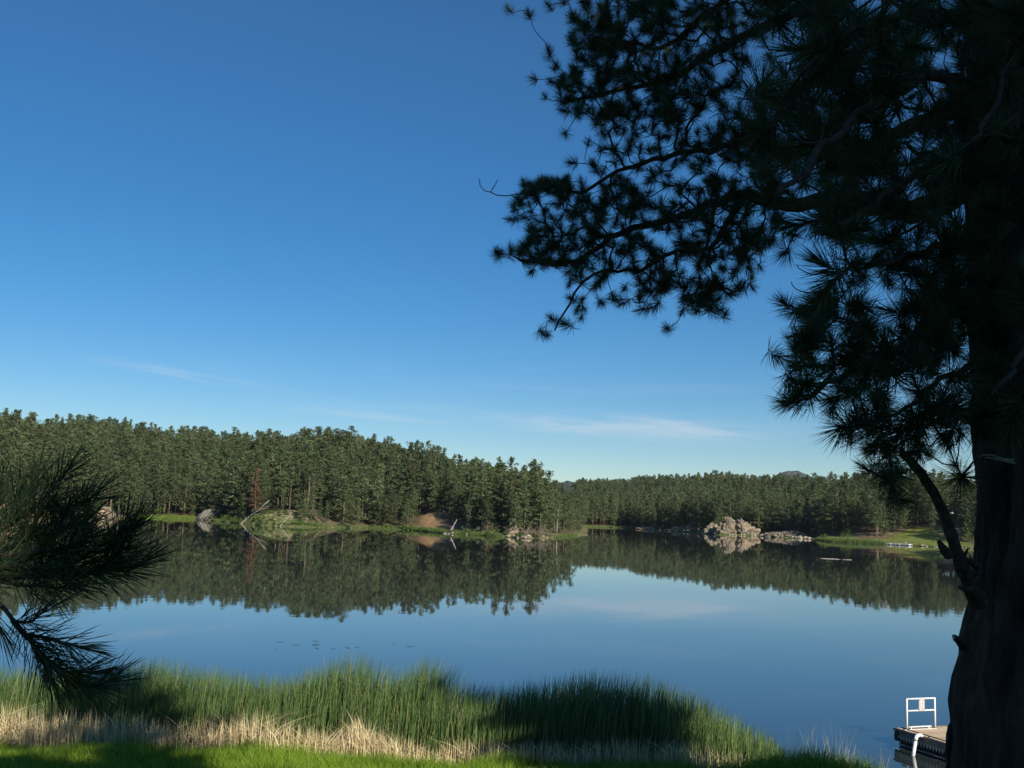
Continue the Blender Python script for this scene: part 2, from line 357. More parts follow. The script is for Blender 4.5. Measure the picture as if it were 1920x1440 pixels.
FQ = np.stack([idx[:-1, :-1], idx[:-1, 1:], idx[1:, 1:], idx[1:, :-1]], -1).reshape(-1, 4)
g = link('ground', np_mesh('ground', np.stack([XX, YY, ZZ], -1).reshape(-1, 3), FQ, mats=[m_ground], smooth=True, col=col.reshape(-1, 4)))
tag(g, kind='structure')
wv = [(-2600, 24, 0), (2600, 24, 0), (2600, 2500, 0), (-2600, 2500, 0)]
w = link('lake_water', np_mesh('lake_water', wv, np.array([[0, 1, 2, 3]]), mats=[m_water])); tag(w, kind='structure')

# distant mountains
def mountain(prof, Y, depth, label):
    pts = [P(px, py, Y) for px, py in prof]
    xs = np.array([p[0] for p in pts]); zs = np.array([p[2] for p in pts])
    gx = np.linspace(xs[0], xs[-1], 90); gy = np.linspace(-1, 1, 40)
    GX, GY = np.meshgrid(gx, gy, indexing='ij')
    base = np.interp(GX, xs, zs) * np.maximum(0, 1 - np.abs(GY) ** 1.3)
    base += .07 * zs.max() * fbm(GX, GY * depth, .012, 4) * (1 - np.abs(GY)) * np.clip((xs[-1] - GX) * (GX - xs[0]) / (xs[-1] - xs[0]) ** 2 * 8, 0, 1)
    V = np.stack([GX, Y + GY * depth, base], -1).reshape(-1, 3)
    I = np.arange(90 * 40).reshape(90, 40)
    Fm = np.stack([I[:-1, :-1], I[1:, :-1], I[1:, 1:], I[:-1, 1:]], -1).reshape(-1, 4)
    return tag(link('mountain', np_mesh('mountain', V, Fm, mats=[m_mount])), kind='structure', label=label)
mountain([(1380, 965), (1425, 905), (1447, 896), (1462, 887), (1470, 886), (1484, 884), (1495, 886), (1510, 893), (1540, 905), (1610, 965)], 3000, 500, 'grey rocky peak showing above the far wooded ridge')
mountain([(960, 960), (1025, 912), (1048, 905), (1062, 901), (1078, 905), (1100, 912), (1160, 960)], 3400, 500, 'low hazy hilltop showing beyond the tip of the near wood')

# ---------------------------------------------------------------- pine trees of the far shores
def clumps(centres, radii, per, size, flat=.6, r=None):
    """leafy tufts: small triangles scattered round each centre"""
    n = len(centres); K = n * per
    cc = np.repeat(centres, per, 0); rr = np.repeat(radii, per)[:, None]
    d = r.normal(size=(K, 3)); d /= np.linalg.norm(d, axis=1)[:, None]; d *= r.uniform(.25, 1, (K, 1)) ** .6; d[:, 2] *= flat
    p = cc + d * rr
    a = r.normal(size=(K, 3)); a[:, 2] *= .6; a /= np.linalg.norm(a, axis=1)[:, None]
    b_ = np.cross(a, r.normal(size=(K, 3))); b_ /= np.linalg.norm(b_, axis=1)[:, None]
    s = size * r.uniform(.6, 1.35, (K, 1))
    V = np.stack([p - a * s * .5, p + a * s * .5 + b_ * s * .1, p + b_ * s * .75], 1).reshape(-1, 3)
    T = np.arange(K * 3).reshape(-1, 3)
    tint = np.repeat(np.clip(np.repeat(r.uniform(.15, .85, n), per) + r.uniform(-.15, .15, K), 0, 1), 3)
    return V, T, tint
def pine_variant(seed, h=16.0, base=.22, Rm=2.7, nb=40, lean=.0, shape=.75, per=19, dead=False, size=.37, trunk_r=.24):
    r = np.random.default_rng(seed)
    tr = MB()
    zz = np.linspace(-.8, h, 9)
    curve = np.stack([lean * (zz / h) ** 1.5 * h + .12 * np.sin(zz * .5 + seed), .12 * np.cos(zz * .4 + seed) - .1, zz], 1)
    tr.tube(curve, trunk_r * (1 - .9 * np.clip(zz, 0, h) / h) * 1.0 + .02, sides=7, rough=.08)
    cen = []; rad = []
    zs = base * h + (h * .985 - base * h) * (np.arange(nb) / (nb - 1)) ** .9
    ga = r.uniform(0, 6.28)
    for i, z in enumerate(zs):
        u = (z - base * h) / (h - base * h)
        az = ga + i * 2.4 + r.uniform(-.5, .5)
        prof = .9 * (1 - u) ** (shape + .15) * (.55 + .45 * min(1, u * 3.5))
        L = max(.35, Rm * prof * r.uniform(.42, 1.4) + .2)
        droop = r.uniform(-.28, .12) + .35 * u
        x0 = np.array([np.interp(z, zz, curve[:, 0]), np.interp(z, zz, curve[:, 1]), z])
        dirv = np.array([math.cos(az), math.sin(az), droop])
        if L > .8: tr.tube([x0, x0 + dirv * L * .5 + np.array([0, 0, -.05]), x0 + dirv * L * .95], [.05, .035, .012], sides=3, cap=False)
        if dead: continue
        for fr_ in ([.45, .78, 1.0] if L > 1.4 else ([.6, 1.0] if L > .8 else [.8])):
            c = x0 + dirv * L * fr_ + r.normal(size=3) * .14 + np.array([0, 0, .12])
            cen.append(c); rad.append((.34 + .18 * L / 2.5 + .22 * fr_) * r.uniform(.7, 1.2))
    if not dead:
        for k in range(3): cen.append(np.array([curve[-1, 0], curve[-1, 1], h - .35 * k]) + r.normal(size=3) * .08); rad.append(.3 + .1 * k)
    trunk = (np.concatenate(tr.V), [np.concatenate(tr.Q)] + ([np.concatenate(tr.T)] if tr.T else []))
    crown = clumps(np.array(cen), np.array(rad), per, size, r=r) if cen else None
    return trunk, crown
VAR = []
specs = [dict(base=.12, Rm=3.8, nb=50, shape=.8), dict(base=.18, Rm=3.4, nb=44, shape=.62), dict(base=.32, Rm=3.6, nb=36, shape=.5), dict(base=.08, Rm=3.5, nb=52, shape=.95),
         dict(base=.42, Rm=3.3, nb=30, shape=.45, lean=.04), dict(base=.14, Rm=3.9, nb=46, shape=.6, lean=-.03), dict(base=.22, Rm=3.0, nb=40, shape=.9), dict(base=.16, Rm=3.6, nb=42, shape=.55, lean=.04),
         dict(base=.04, Rm=3.3, nb=58, shape=.8), dict(base=.26, Rm=3.8, nb=46, shape=.42)]
lib = bpy.data.collections.new('pine_kinds')
for i, sp in enumerate(specs):
    trunk, crown = pine_variant(100 + i, **sp)
    mt = np_mesh('trunk', trunk[0], trunk[1], mats=[m_trunk], smooth=True)
    mc = np_mesh('crown', crown[0], crown[1], tint=crown[2], mats=[m_pine])
    off = len(trunk[0]); Fs = trunk[1] + [crown[1] + off]
    nf0 = sum(len(f) for f in trunk[1])
    # quads first then tris keeps loop order; all tris of trunk caps precede the crown
    mj = np_mesh('pine', np.concatenate([trunk[0], crown[0]]), Fs, tint=np.concatenate([np.full(off, .5), crown[2]]), mats=[m_trunk, m_pine], midx=[0] * nf0 + [1] * len(crown[1]))
    oj = bpy.data.objects.new('pine_kind', mj); lib.objects.link(oj)
    oj.name = 'pine_kind_%02d' % i
    VAR.append((mt, mc))

# where the trees stand
def jgrid(x0, x1, y0, y1, s, seed):
    r = np.random.default_rng(seed)
    gx, gy = np.meshgrid(np.arange(x0, x1, s), np.arange(y0, y1, s), indexing='ij')
    return (gx + r.uniform(-.42, .42, gx.shape) * s).ravel(), (gy + r.uniform(-.42, .42, gy.shape) * s).ravel(), r
x, y, rr_ = jgrid(-520, 60, 270, 800, 4.7, 3)
t_ = x / y; dn = near_d(x, y); px_ = project(np.stack([x, y, np.zeros_like(x)], -1))[0]
rgn = np.interp(t_, tN, RN)
ok = (dn > 3.5) & (dn < rgn + 42) & (px_ > -230) & (px_ < 1098)
ok &= ~((np.exp(-(((x - MOUND[0]) / 11) ** 2 + ((y - MOUND[1]) / 12) ** 2)) > .36))
ok &= ~((px_ > 778) & (px_ < 824 - .25 * dn) & (dn < 30)) & ~((px_ > 776) & (px_ < 850) & (dn < 11)) & ~((px_ > 798) & (px_ < 838) & (dn < 32))
ok &= ~((px_ > 290) & (px_ < 374) & (dn < 15)) & ~((px_ < 232) & (dn < 17)) & ~((px_ > 366) & (px_ < 412) & (dn < 15))
ok &= ~((px_ > 920) & (px_ < 965) & (dn < 10)) & ~((dn < 6) & (rr_.random(len(x)) < .35))
ok &= ~((px_ > 575) & (px_ < 640) & (dn > 18) & (dn < 26))
xa, ya = x[ok], y[ok]
th = np.interp(xa / ya, tN, THN)
ha = th * rr_.uniform(.52, 1.2, len(xa)) * np.where(rr_.random(len(xa)) < .12, .7, 1)
ha = np.where(near_d(xa, ya) < 14, ha * np.where(rr_.random(len(xa)) < .4, .6, .93), ha)
x, y, rr_ = jgrid(20, 900, 380, 1180, 5.3, 5)
t_ = x / y; df = y - shore_far(t_); px_ = project(np.stack([x, y, np.zeros_like(x)], -1))[0]
rgf = np.interp(t_, tF, RF)
ok = (df > 4) & (df < rgf + 38) & (px_ > 1080) & (px_ < 2150)
ok &= ~((px_ > 1545) & (df < 42 + 16 * np.sin(px_ * .03))) & ~((px_ > 1765) & (px_ < 1806) & (df < 64))
ok &= ~((px_ > 1100) & (px_ < 1185) & (df < 20)) & ~((px_ > 1274) & (px_ < 1312) & (df < 11)) & ~((px_ > 1312) & (px_ < 1350) & (df < 12)) & ~((px_ > 1340) & (px_ < 1418) & (df < 25)) & ~((px_ > 1425) & (px_ < 1545) & (df < 20))
xb, yb = x[ok], y[ok]
thb = np.interp(xb / yb, tF, THF)
hb = thb * rr_.uniform(.66, 1.14, len(xb)); hb = np.where((yb - shore_far(xb / yb) < 16) & (rr_.random(len(xb)) < .4), hb * .6, hb)
TX = np.concatenate([xa, xb]); TYY = np.concatenate([ya, yb]); TH = np.concatenate([ha, hb]); ISN = np.concatenate([np.ones(len(xa), bool), np.zeros(len(xb), bool)])
TZ = ground(TX, TYY)
# openings: no tree where it would keep the sun off the orange bank and the rubble shore
drop = np.zeros(len(TX), bool)
hx_, hy_ = SUNV[0] / math.cos(R_(SUN_EL)), SUNV[1] / math.cos(R_(SUN_EL)); tan_e = math.tan(R_(SUN_EL))
for pxs, dds, near_ in ((range(784, 828, 8), (5, 12, 19, 26), True), (range(1436, 1530, 14), (1, 5), False), (range(1340, 1416, 14), (6,), False)):
    for pq in pxs:
        for dq in dds:
            tq = pxt(pq); Yq = (shore_near(tq) if near_ else shore_far(tq)) + dq; Xq = tq * Yq; zq = float(ground(Xq, Yq)) + .5
            rx, ry = TX - Xq, TYY - Yq; s_ = rx * hx_ + ry * hy_; off_ = np.abs(rx * hy_ - ry * hx_)
            drop |= (s_ > -1) & (off_ < 2.6) & (TZ + TH * .93 > zq + s_ * tan_e) & (s_ < 34)
kp = ~drop; TX, TYY, TH, ISN, TZ = TX[kp], TYY[kp], TH[kp], ISN[kp], TZ[kp]
nT = len(TX)
kind = rng.integers(0, len(VAR), nT)
DD = np.where(ISN, near_d(TX, TYY), TYY - shore_far(TX / TYY))
front = DD < 11
kind = np.where(front & (rng.random(nT) < .75), rng.choice([8, 3, 0, 8], nT), kind)
rot = rng.uniform(0, 6.283, nT); wid = rng.uniform(.82, 1.34, nT) * np.where(ISN, 1.1, 1.0)
# the 300 pines that show largest: draw rough crowns from near to far and count what each one shows
buf = np.full((360, 520), -1, np.int32)
px0, py0, dz = project(np.stack([TX, TYY, TZ], -1)); _, py1, _ = project(np.stack([TX, TYY, TZ + TH], -1))
order = np.argsort(dz)
cnt = np.zeros(nT)
y_off = 740
for i in order:
    s = 2.0
    cx = px0[i] / 4; top = (py1[i] - y_off) / 1; bot = (py0[i] - y_off) / 1
    hw = 2.4 * wid[i] * F_PX / dz[i] / 4
    a0, a1 = int(max(0, cx - hw)), int(min(479, cx + hw) + 1); b0, b1 = int(max(0, top)), int(min(359, bot) + 1)
    if a1 <= a0 or b1 <= b0: continue
    sub = buf[b0:b1, a0:a1]
    ys_ = (np.arange(b0, b1)[:, None] - top) / max(1, bot - top); xs_ = np.abs(np.arange(a0, a1)[None, :] + .5 - cx) / max(hw, .5)
    m = (sub < 0) & (xs_ < np.clip(ys_ * 1.6 + .15, 0, 1))
    cnt[i] = m.sum(); sub[m] = i
# trees hidden behind the near trunk and branch do not count
cnt *= ~((px0 > 1822)) * (px0 > -30) * ~((px0 < 150) & (py0 > 930))
sel = np.argsort(-cnt)[:288]
rest = np.setdiff1d(np.arange(nT), sel)
def tree_label(i):
    n = ISN[i]; pxx = px0[i]; d = DD[i]
    if n:
        if d < 12: row = 'at the water\'s edge'
        elif py1[i] < np.interp(pxx, [p for p, _ in SKY_N], [v for _, v in SKY_N]) + 9: row = 'crowning the skyline'
        else: row = 'on the slope'
        ref = ['behind the near pine branch', 'above the grey rock heap', 'above the lime green bank', 'between grey slab and reddish pine', 'above the rocky olive mound', 'just right of the mound', 'just left of the orange bank', 'above the leaning white snag', 'by the brush pile', 'on the tip of the near wood'][int(np.searchsorted([175, 245, 368, 455, 575, 675, 775, 870, 985], pxx))]
    else:
        row = 'in the front rank' if d < 30 else ('crowning the ridge' if d > np.interp(TX[i] / TYY[i], tF, RF) - 30 else 'on the slope')
        ref = ['of the far shore near the wood\'s tip', 'of the far shore behind the split rock', 'of the far shore behind the big craggy rock', 'of the far shore above the rubble', 'of the far shore above the lawn and path'][int(np.searchsorted([1260, 1340, 1425, 1545], pxx))]
    form = {2: 'bare-stemmed', 4: 'bare-stemmed', 9: 'bare-stemmed'}.get(int(kind[i]), 'full-crowned')
    size = 'tall' if TH[i] > 18.5 else ('small' if TH[i] < 12 else ('mid-height' if TH[i] < 15.5 else 'fairly tall'))
    return ' '.join(('%s %s pine %s %s' % (size, form, row, ref)).split()[:16])
for i in sel:
    k = int(kind[i]); s = TH[i] / 16
    o = empty('pine_tree', (TX[i], TYY[i], TZ[i]), rot[i], tree_label(i), 'pine tree', 'green pines of the two wooded shores')
    o.scale = (s * wid[i], s * wid[i], s)
    link('trunk', VAR[k][0], o); link('crown', VAR[k][1], o)

def scatter_gn(name, pts, idx, eul, scl, coll, parent=None):
    me = bpy.data.meshes.new(name); me.vertices.add(len(pts)); me.vertices.foreach_set('co', np.asarray(pts, np.float32).ravel())
    a = me.attributes.new('kind_index', 'INT', 'POINT'); a.data.foreach_set('value', np.asarray(idx, np.int32))
    a = me.attributes.new('turn', 'FLOAT_VECTOR', 'POINT'); a.data.foreach_set('vector', np.asarray(eul, np.float32).ravel())
    a = me.attributes.new('size', 'FLOAT_VECTOR', 'POINT'); a.data.foreach_set('vector', np.asarray(scl, np.float32).ravel())
    o = link(name, me, parent)
    ng = bpy.data.node_groups.new(name, 'GeometryNodeTree')
    ng.interface.new_socket('Geometry', in_out='INPUT', socket_type='NodeSocketGeometry'); ng.interface.new_socket('Geometry', in_out='OUTPUT', socket_type='NodeSocketGeometry')
    gi = ng.nodes.new('NodeGroupInput'); go = ng.nodes.new('NodeGroupOutput')
    ip = ng.nodes.new('GeometryNodeInstanceOnPoints'); ci = ng.nodes.new('GeometryNodeCollectionInfo')
    ci.inputs['Collection'].default_value = coll; ci.inputs['Separate Children'].default_value = True; ci.inputs['Reset Children'].default_value = True
    ip.inputs['Pick Instance'].default_value = True
    def attr(nm, dt):
        n = ng.nodes.new('GeometryNodeInputNamedAttribute'); n.data_type = dt; n.inputs['Name'].default_value = nm; return n.outputs['Attribute']
    L = ng.links.new
    L(gi.outputs[0], ip.inputs['Points']); L(ci.outputs[0], ip.inputs['Instance']); L(attr('kind_index', 'INT'), ip.inputs['Instance Index'])
    L(attr('size', 'FLOAT_VECTOR'), ip.inputs['Scale'])
    e2r = ng.nodes.new('FunctionNodeEulerToRotation'); L(attr('turn', 'FLOAT_VECTOR'), e2r.inputs[0]); L(e2r.outputs[0], ip.inputs['Rotation'])
    L(ip.outputs[0], go.inputs[0])
    md = o.modifiers.new('scatter', 'NODES'); md.node_group = ng
    return o
s = TH[rest] / 16
fo = scatter_gn('pine_forest', np.stack([TX[rest], TYY[rest], TZ[rest]], 1), kind[rest], np.stack([0 * s, 0 * s, rot[rest]], 1), np.stack([s * wid[rest], s * wid[rest], s], 1), lib)
tag(fo, 'dense dark green pine forest covering the hills across the lake', 'forest', kind='stuff')
print('TREES', nT, 'near', len(xa), 'far', len(xb))

# special trees
def place_tree(name, px, dd, h, trunk, crown, label, cat='tree', near=True, rotz=0, group=None, wide=1):
    tq = pxt(px); Y = (shore_near(tq) if near else shore_far(tq)) + dd
    X = tq * Y; Z = float(ground(X, Y)); s = h / 16
    o = empty(name, (X, Y, Z), rotz, label, cat, group); o.scale = (s * wide, s * wide, s)
    link('trunk', trunk, o)
    if crown: link('crown', crown, o)
    return o
def mk(seed, tm=m_trunk, cm=m_pine, **kw):
    tr, cr = pine_variant(seed, **kw)
    return np_mesh('trunk', tr[0], tr[1], mats=[tm], smooth=True), (np_mesh('crown', cr[0], cr[1], tint=cr[2], mats=[cm]) if cr else None)
a, c = mk(301, cm=m_rust, base=.12, Rm=3.0, nb=34, per=9, shape=.75, size=.36)
place_tree('dying_pine', 478, 6, 17, a, c, 'reddish brown dying pine beside the olive mound at the shore', 'pine tree')
a, c = mk(302, base=.55, Rm=2.8, nb=26, shape=.4, trunk_r=.42)
place_tree('pine_tree', 265, 16, 20, a, c, 'tall pine with long bare trunk, left one of the pair by the lime green bank', 'pine tree')
a, c = mk(303, base=.5, Rm=2.9, nb=30, shape=.4, trunk_r=.42, lean=.07)
place_tree('pine_tree', 276, 15, 21, a, c, 'tall pine with leaning bare trunk, right one of the pair by the lime green bank', 'pine tree')
place_tree('pine_tree', 209, 22, 19, *mk(304, base=.5, Rm=2.8, nb=28, shape=.45, trunk_r=.36, lean=.04), 'bare-stemmed pine behind the grey rock heap on the left shore', 'pine tree')
a, c = mk(305, base=.55, Rm=2.6, nb=26, shape=.45, trunk_r=.42, lean=-.03)
place_tree('pine_tree', 544, 12, 18, a, c, 'pine with long pale trunk on the right flank of the olive mound', 'pine tree')
place_tree('pine_tree', 577, 24, 19, *mk(306, base=.6, Rm=2.6, nb=24, shape=.45, trunk_r=.36), 'pine with slim pale trunk between the mound and the dense slope', 'pine tree')
place_tree('pine_tree', 904, 8, 17, *mk(307, base=.62, Rm=2.9, nb=24, shape=.4, trunk_r=.46), 'pine with thick brown bare trunk right of the leaning white snag', 'pine tree')
place_tree('dead_pine', 980, 58, 15, mk(308, tm=m_dead, base=.35, Rm=1.6, nb=22, dead=True, trunk_r=.14)[0], None, 'thin leafless dead pine sticking out above the skyline near the wood\'s tip', 'dead tree')
place_tree('dead_pine', 1025, 28, 12.5, mk(309, tm=m_dead, base=.5, Rm=.9, nb=10, dead=True, trunk_r=.3)[0], None, 'pale barkless snag standing among pines near the wood\'s tip', 'dead tree')
for px, dd, h in ((1014, 5, 9), (1045, 5, 10), (1040, 9, 9), (1072, 4, 8), (1058, 7, 9)):
    place_tree('pine_tree', px, dd, h, *mk(int(px), tm=m_dead if px in (1014, 1045) else m_trunk, base=.55, Rm=2.2, nb=22, shape=.5, lean=.05 if px in (1014, 1045) else 0, trunk_r=.22), {1014: 'pine with pale slanting stem beside the brush pile', 1045: 'pine with pale leaning stem nearer the tip', 1040: 'small pine behind the pale leaning stem', 1072: 'last pine standing on the grassy point of the near wood', 1058: 'slim pine between the leaning stem and the grassy point'}[px], 'pine tree')
place_tree('birch_tree', 1249, 3, 9.5, *mk(311, tm=m_dead, base=.5, Rm=1.8, nb=22, shape=.5, per=10, trunk_r=.16, lean=-.02), 'slim pale-stemmed tree at the far waterline left of the split rock', 'tree', near=False)

# ---------------------------------------------------------------- rocks
def rock_mesh(name, size, seed, m, blocky=.5, sub=3, cuts=10, rough=.1):
    import bmesh
    bm = bmesh.new(); bmesh.ops.create_icosphere(bm, subdivisions=sub, radius=1)
    r = np.random.default_rng(seed)
    V = np.array([v.co[:] for v in bm.verts])
    for k in range(cuts):
        nrm = r.normal(size=3); nrm /= np.linalg.norm(nrm); d = r.uniform(.62, .92)
        q = V @ nrm; over = q > d
        V[over] -= (q[over] - d)[:, None] * nrm * (blocky + .45)
    for v, c in zip(bm.verts, V):
        nn = mnoise.fractal(Vector(c * 1.7) + Vector((seed, 0, 0)), .8, 2.1, 4) * rough
        v.co = Vector(c) * (1 + nn)
        v.co.x *= size[0]; v.co.y *= size[1]; v.co.z *= size[2]
    me = bpy.data.meshes.new(name); bm.to_mesh(me); bm.free(); me.materials.append(m)
    return me
def shore_pt(px, dd, near):
    tq = pxt(px); Y = (shore_near(tq) if near else shore_far(tq)) + dd
    return np.array([tq * Y, Y, float(ground(tq * Y, Y))])
def outcrop(name, px0_, px1_, pytop, near, m, label, n=9, seed=1, dd=3, block='rock_block', prof=None):
    """a craggy outcrop of fitted upright blocks, each block a part"""
    pc = shore_pt((px0_ + px1_) / 2, dd, near); ppm = F_PX / pc[1]
    wd = (px1_ - px0_) / ppm; base = pc.copy(); base[2] = -.2
    H = P((px0_ + px1_) / 2, pytop, pc[1])[2] + .2
    o = empty(name, base, 0, label, 'rock')
    r = np.random.default_rng(seed)
    for i in range(n):
        u = (i + .5) / n * 2 - 1 + r.uniform(-.08, .08)
        p = (np.interp(u, *zip(*prof)) if prof else (1 - abs(u) ** 2.2) ** .6) * r.uniform(.85, 1.08)
        hw = wd / n * r.uniform(1.3, 2.3)
        me = rock_mesh(block, (hw, wd * .22 * r.uniform(.7, 1.3), H * .6 * p), seed * 50 + i, m, blocky=.5, sub=4, cuts=16, rough=.34)
        b_ = link(block, me, o, (u * wd / 2 * .88, r.uniform(-.08, .25) * wd * .4, H * .4 * p)); b_.rotation_euler = (r.uniform(-.12, .12), r.uniform(-.14, .14), r.uniform(-.5, .5))
    return o
outcrop('craggy_rock', 1346, 1414, 966, False, m_rock, 'big tan craggy rock rising from the far waterline', n=9, seed=44, dd=8, prof=[(-1, .25), (-.75, .55), (-.4, .9), (-.2, 1), (.0, .85), (.2, .8), (.4, 1), (.7, .75), (1, .5)])
outcrop('split_rock', 1284, 1308, 978, False, m_rock, 'split tan rock with upright cracks left of the big craggy rock', n=4, seed=9, dd=4, prof=[(-1, .5), (-.2, .9), (.5, 1), (1, .95)])
outcrop('ledge_rock', 1321, 1347, 980, False, m_rock, 'low tan ledge rock between split rock and big craggy rock', n=5, seed=12, dd=6)
outcrop('rubble_bank', 1440, 1515, 994, False, m_rock, 'low broken rock bank under pines right of the big craggy rock', n=10, seed=15, dd=9)
outcrop('ledge_rock', 1258, 1286, 985, False, m_rock, 'low tan ledge just left of the split rock', n=5, seed=31, dd=6)
outcrop('ledge_rock', 1200, 1240, 987, False, m_rock, 'lowest tan ledge near the slim pale-stemmed tree', n=6, seed=32, dd=4)
outcrop('ledge_rock', 900, 925, 975, True, m_rock, 'tan rocks behind the thick brown bare trunk', n=4, seed=21, dd=8)
outcrop('ledge_rock', 955, 972, 967, True, m_rock, 'pinkish rock ledge half way up left of the brush pile', n=4, seed=22, dd=13)
outcrop('rock_heap', 178, 216, 948, True, m_rock, 'grey and cream rock heap behind the near needles on the left shore', n=7, seed=23, dd=7)
outcrop('road_cut', -40, 32, 918, True, m_cut, 'orange rock cut showing through needles at the left edge', n=9, seed=25, dd=28)
# tilted slab: leaning layers
pc = shore_pt(388, 2, True); o = empty('tilted_slab', (pc[0], pc[1], -.4), 0, 'tilted grey banded slab rock dipping into the lake', 'rock')
for i in range(5):
    me = rock_mesh('rock_layer', (4.2 - .25 * i, 3.4, 1.05), 70 + i, m_slab, blocky=.5, sub=4, cuts=10, rough=.2)
    b_ = link('rock_layer', me, o, (-1.9 + i * 1.25, -.5 + i * .5, 1.9 + i * .35)); b_.rotation_euler = (R_(14), R_(-52 + 3 * i), R_(10))
pc = P(1655, 881, 640)
o = link('round_boulder', rock_mesh('round_boulder', (4.0, 5, 15.0), 5, m_pinkrock, blocky=.2, cuts=5, rough=.08), None, (pc[0], pc[1], pc[2] - 12.5)); tag(o, 'round pinkish boulder dome poking above the far tree line', 'rock')
pc = P(1716, 887, 640)
o = link('round_boulder', rock_mesh('round_boulder', (2.8, 4, 12.0), 6, m_pinkrock, blocky=.3, cuts=6, rough=.08), None, (pc[0], pc[1], pc[2] - 10.5)); tag(o, 'smaller pale boulder on the far tree line right of the round dome', 'rock')
# shore boulders
BM_ = [rock_mesh('shore_boulder', (1, .9, .7), 200 + i, m_boulder, blocky=.5, sub=2, cuts=8) for i in range(6)]
def boulders(px0_, px1_, n, near, label, group, smin=.25, smax=.8, d0=-.6, d1=2.5, seed=1):
    r = np.random.default_rng(seed)
    for i in range(n):
        p = shore_pt(r.uniform(px0_, px1_), r.uniform(d0, d1), near); s = r.uniform(smin, smax)
        o = link('shore_boulder', BM_[i % 6], None, (p[0], p[1], max(p[2], -.15) + s * .02), r.uniform(0, 6.3), (s, s, s))
        tag(o, label, 'rock', group)
boulders(1425, 1520, 46, False, 'pale rubble boulder at the far waterline right of the craggy rock', 'rubble on the far shore', .4, 1.4, -.3, 9, 2)
boulders(1205, 1280, 16, False, 'pale boulder at the far waterline left of the split rock', 'boulders left of the split rock', .4, 1.1, -.5, 2, 3)
boulders(1340, 1420, 14, False, 'boulder at the foot of the big craggy rock', 'boulders below the craggy rock', .4, 1.0, -.5, 2, 4)
boulders(1706, 1762, 14, False, 'cream boulder along the lawn shore right of the pale pontoon', 'boulders along the lawn shore', .35, .8, -.5, 1.2, 5)
boulders(1560, 1660, 14, False, 'small pale boulder in the reeds left of the pontoon', 'boulders by the far reeds', .25, .55, -.5, 1.5, 6)
boulders(1640, 1668, 5, False, 'white boulder beside the gravel path end', 'boulders by the path', .3, .5, 14, 20, 16)
boulders(480, 590, 34, True, 'cream boulder scattered over the olive mound', 'boulders on the olive mound', .15, .6, -.5, 17, 7)
boulders(590, 775, 12, True, 'pale boulder at the waterline between mound and orange bank', 'boulders below the dense slope', .2, .6, -.6, 1.5, 8)
boulders(850, 880, 8, True, 'boulder around the foot of the leaning white snag', 'boulders by the leaning snag', .25, .6, -.5, 1.5, 9)
boulders(940, 1030, 30, True, 'pale boulder around the brush pile', 'boulders round the brush pile', .2, .85, -.5, 6, 10)
boulders(150, 215, 10, True, 'pinkish boulder at the left shore behind needles', 'boulders of the left shore', .3, 1.0, -.5, 3, 11)

# fallen and leaning dead wood
def dead_log(name, a, b_, r0_, label, cat='log', twigs=2, seed=1):
    a = np.array(a); b_ = np.array(b_); mb = MB(); r = np.random.default_rng(seed)
    c = np.linspace(0, 1, 7)[:, None]; pts = a + (b_ - a) * c; L = np.linalg.norm(b_ - a)
    pts[1:-1] += r.normal(size=(5, 3)) * L * .01
    mb.tube(pts - a, np.linspace(r0_, r0_ * .35, 7), sides=8, rough=.08)
    for k in range(twigs):
        q = pts[2 + k % 4] - a; d = r.normal(size=3); d[2] = abs(d[2]); d /= np.linalg.norm(d)
        mb.tube([q, q + d * L * .12, q + d * L * .2 + np.array([0, 0, L * .03])], [r0_ * .3, r0_ * .2, r0_ * .06], sides=5)
    return tag(link(name, mb.mesh(name, [m_dead], smooth=True), None, tuple(a)), label, cat)
p = shore_pt(843, .2, True); q = P(857, 974, p[1] + 1.5)
dead_log('leaning_snag', (p[0], p[1], -.3), q, .24, 'white leaning dead snag rising from the water below the wood', 'dead tree', 3, 1)
p = shore_pt(842, -.5, True)
dead_log('fallen_log', (p[0] - 1.6, p[1], .1), (p[0] + 2.4, p[1] + .6, .25), .15, 'short pale log lying at the foot of the leaning snag', 'log', 2, 4)
p = shore_pt(527, -.6, True); q = P(545, 966, p[1] + 6)
dead_log('fallen_log', (p[0], p[1], -.1), q, .16, 'pale fallen pole slanting up the olive mound from the water', 'log', 1, 2)
p = P(445, 955, shore_near(pxt(470)) + 9); q = P(505, 938, shore_near(pxt(500)) + 12)
dead_log('fallen_log', (p[0], p[1], float(ground(p[0], p[1])) + .6), q, .3, 'grey-brown fallen trunk slanting behind the reddish dying pine', 'log', 3, 3)
p = Pz(1536, 1047); q = Pz(1597, 1050)
dead_log('floating_log', (p[0], p[1], .0), (q[0], q[1], .03), .10, 'long thin pale log floating on the far water', 'log', 0, 5)
mb = MB(); r = np.random.default_rng(9); c = shore_pt(1002, 2.5, True)
for k in range(110):
    a = np.array([r.normal() * 2.6, r.normal() * 1.3, r.uniform(0, .8)]); d = np.array([r.normal() * .7, r.normal() * .4, r.uniform(.1, 1)]); d /= np.linalg.norm(d); L = r.uniform(1.2, 3.8)
    mb.tube([a, a + d * L * .5 + r.normal(size=3) * .1, a + d * L], [.07, .05, .015], sides=4, cap=False)
tag(link('brush_pile', mb.mesh('brush_pile', [m_brush]), None, tuple(c)), 'grey-brown tangled pile of dead branches on the wooded point', 'brush pile', kind='stuff')

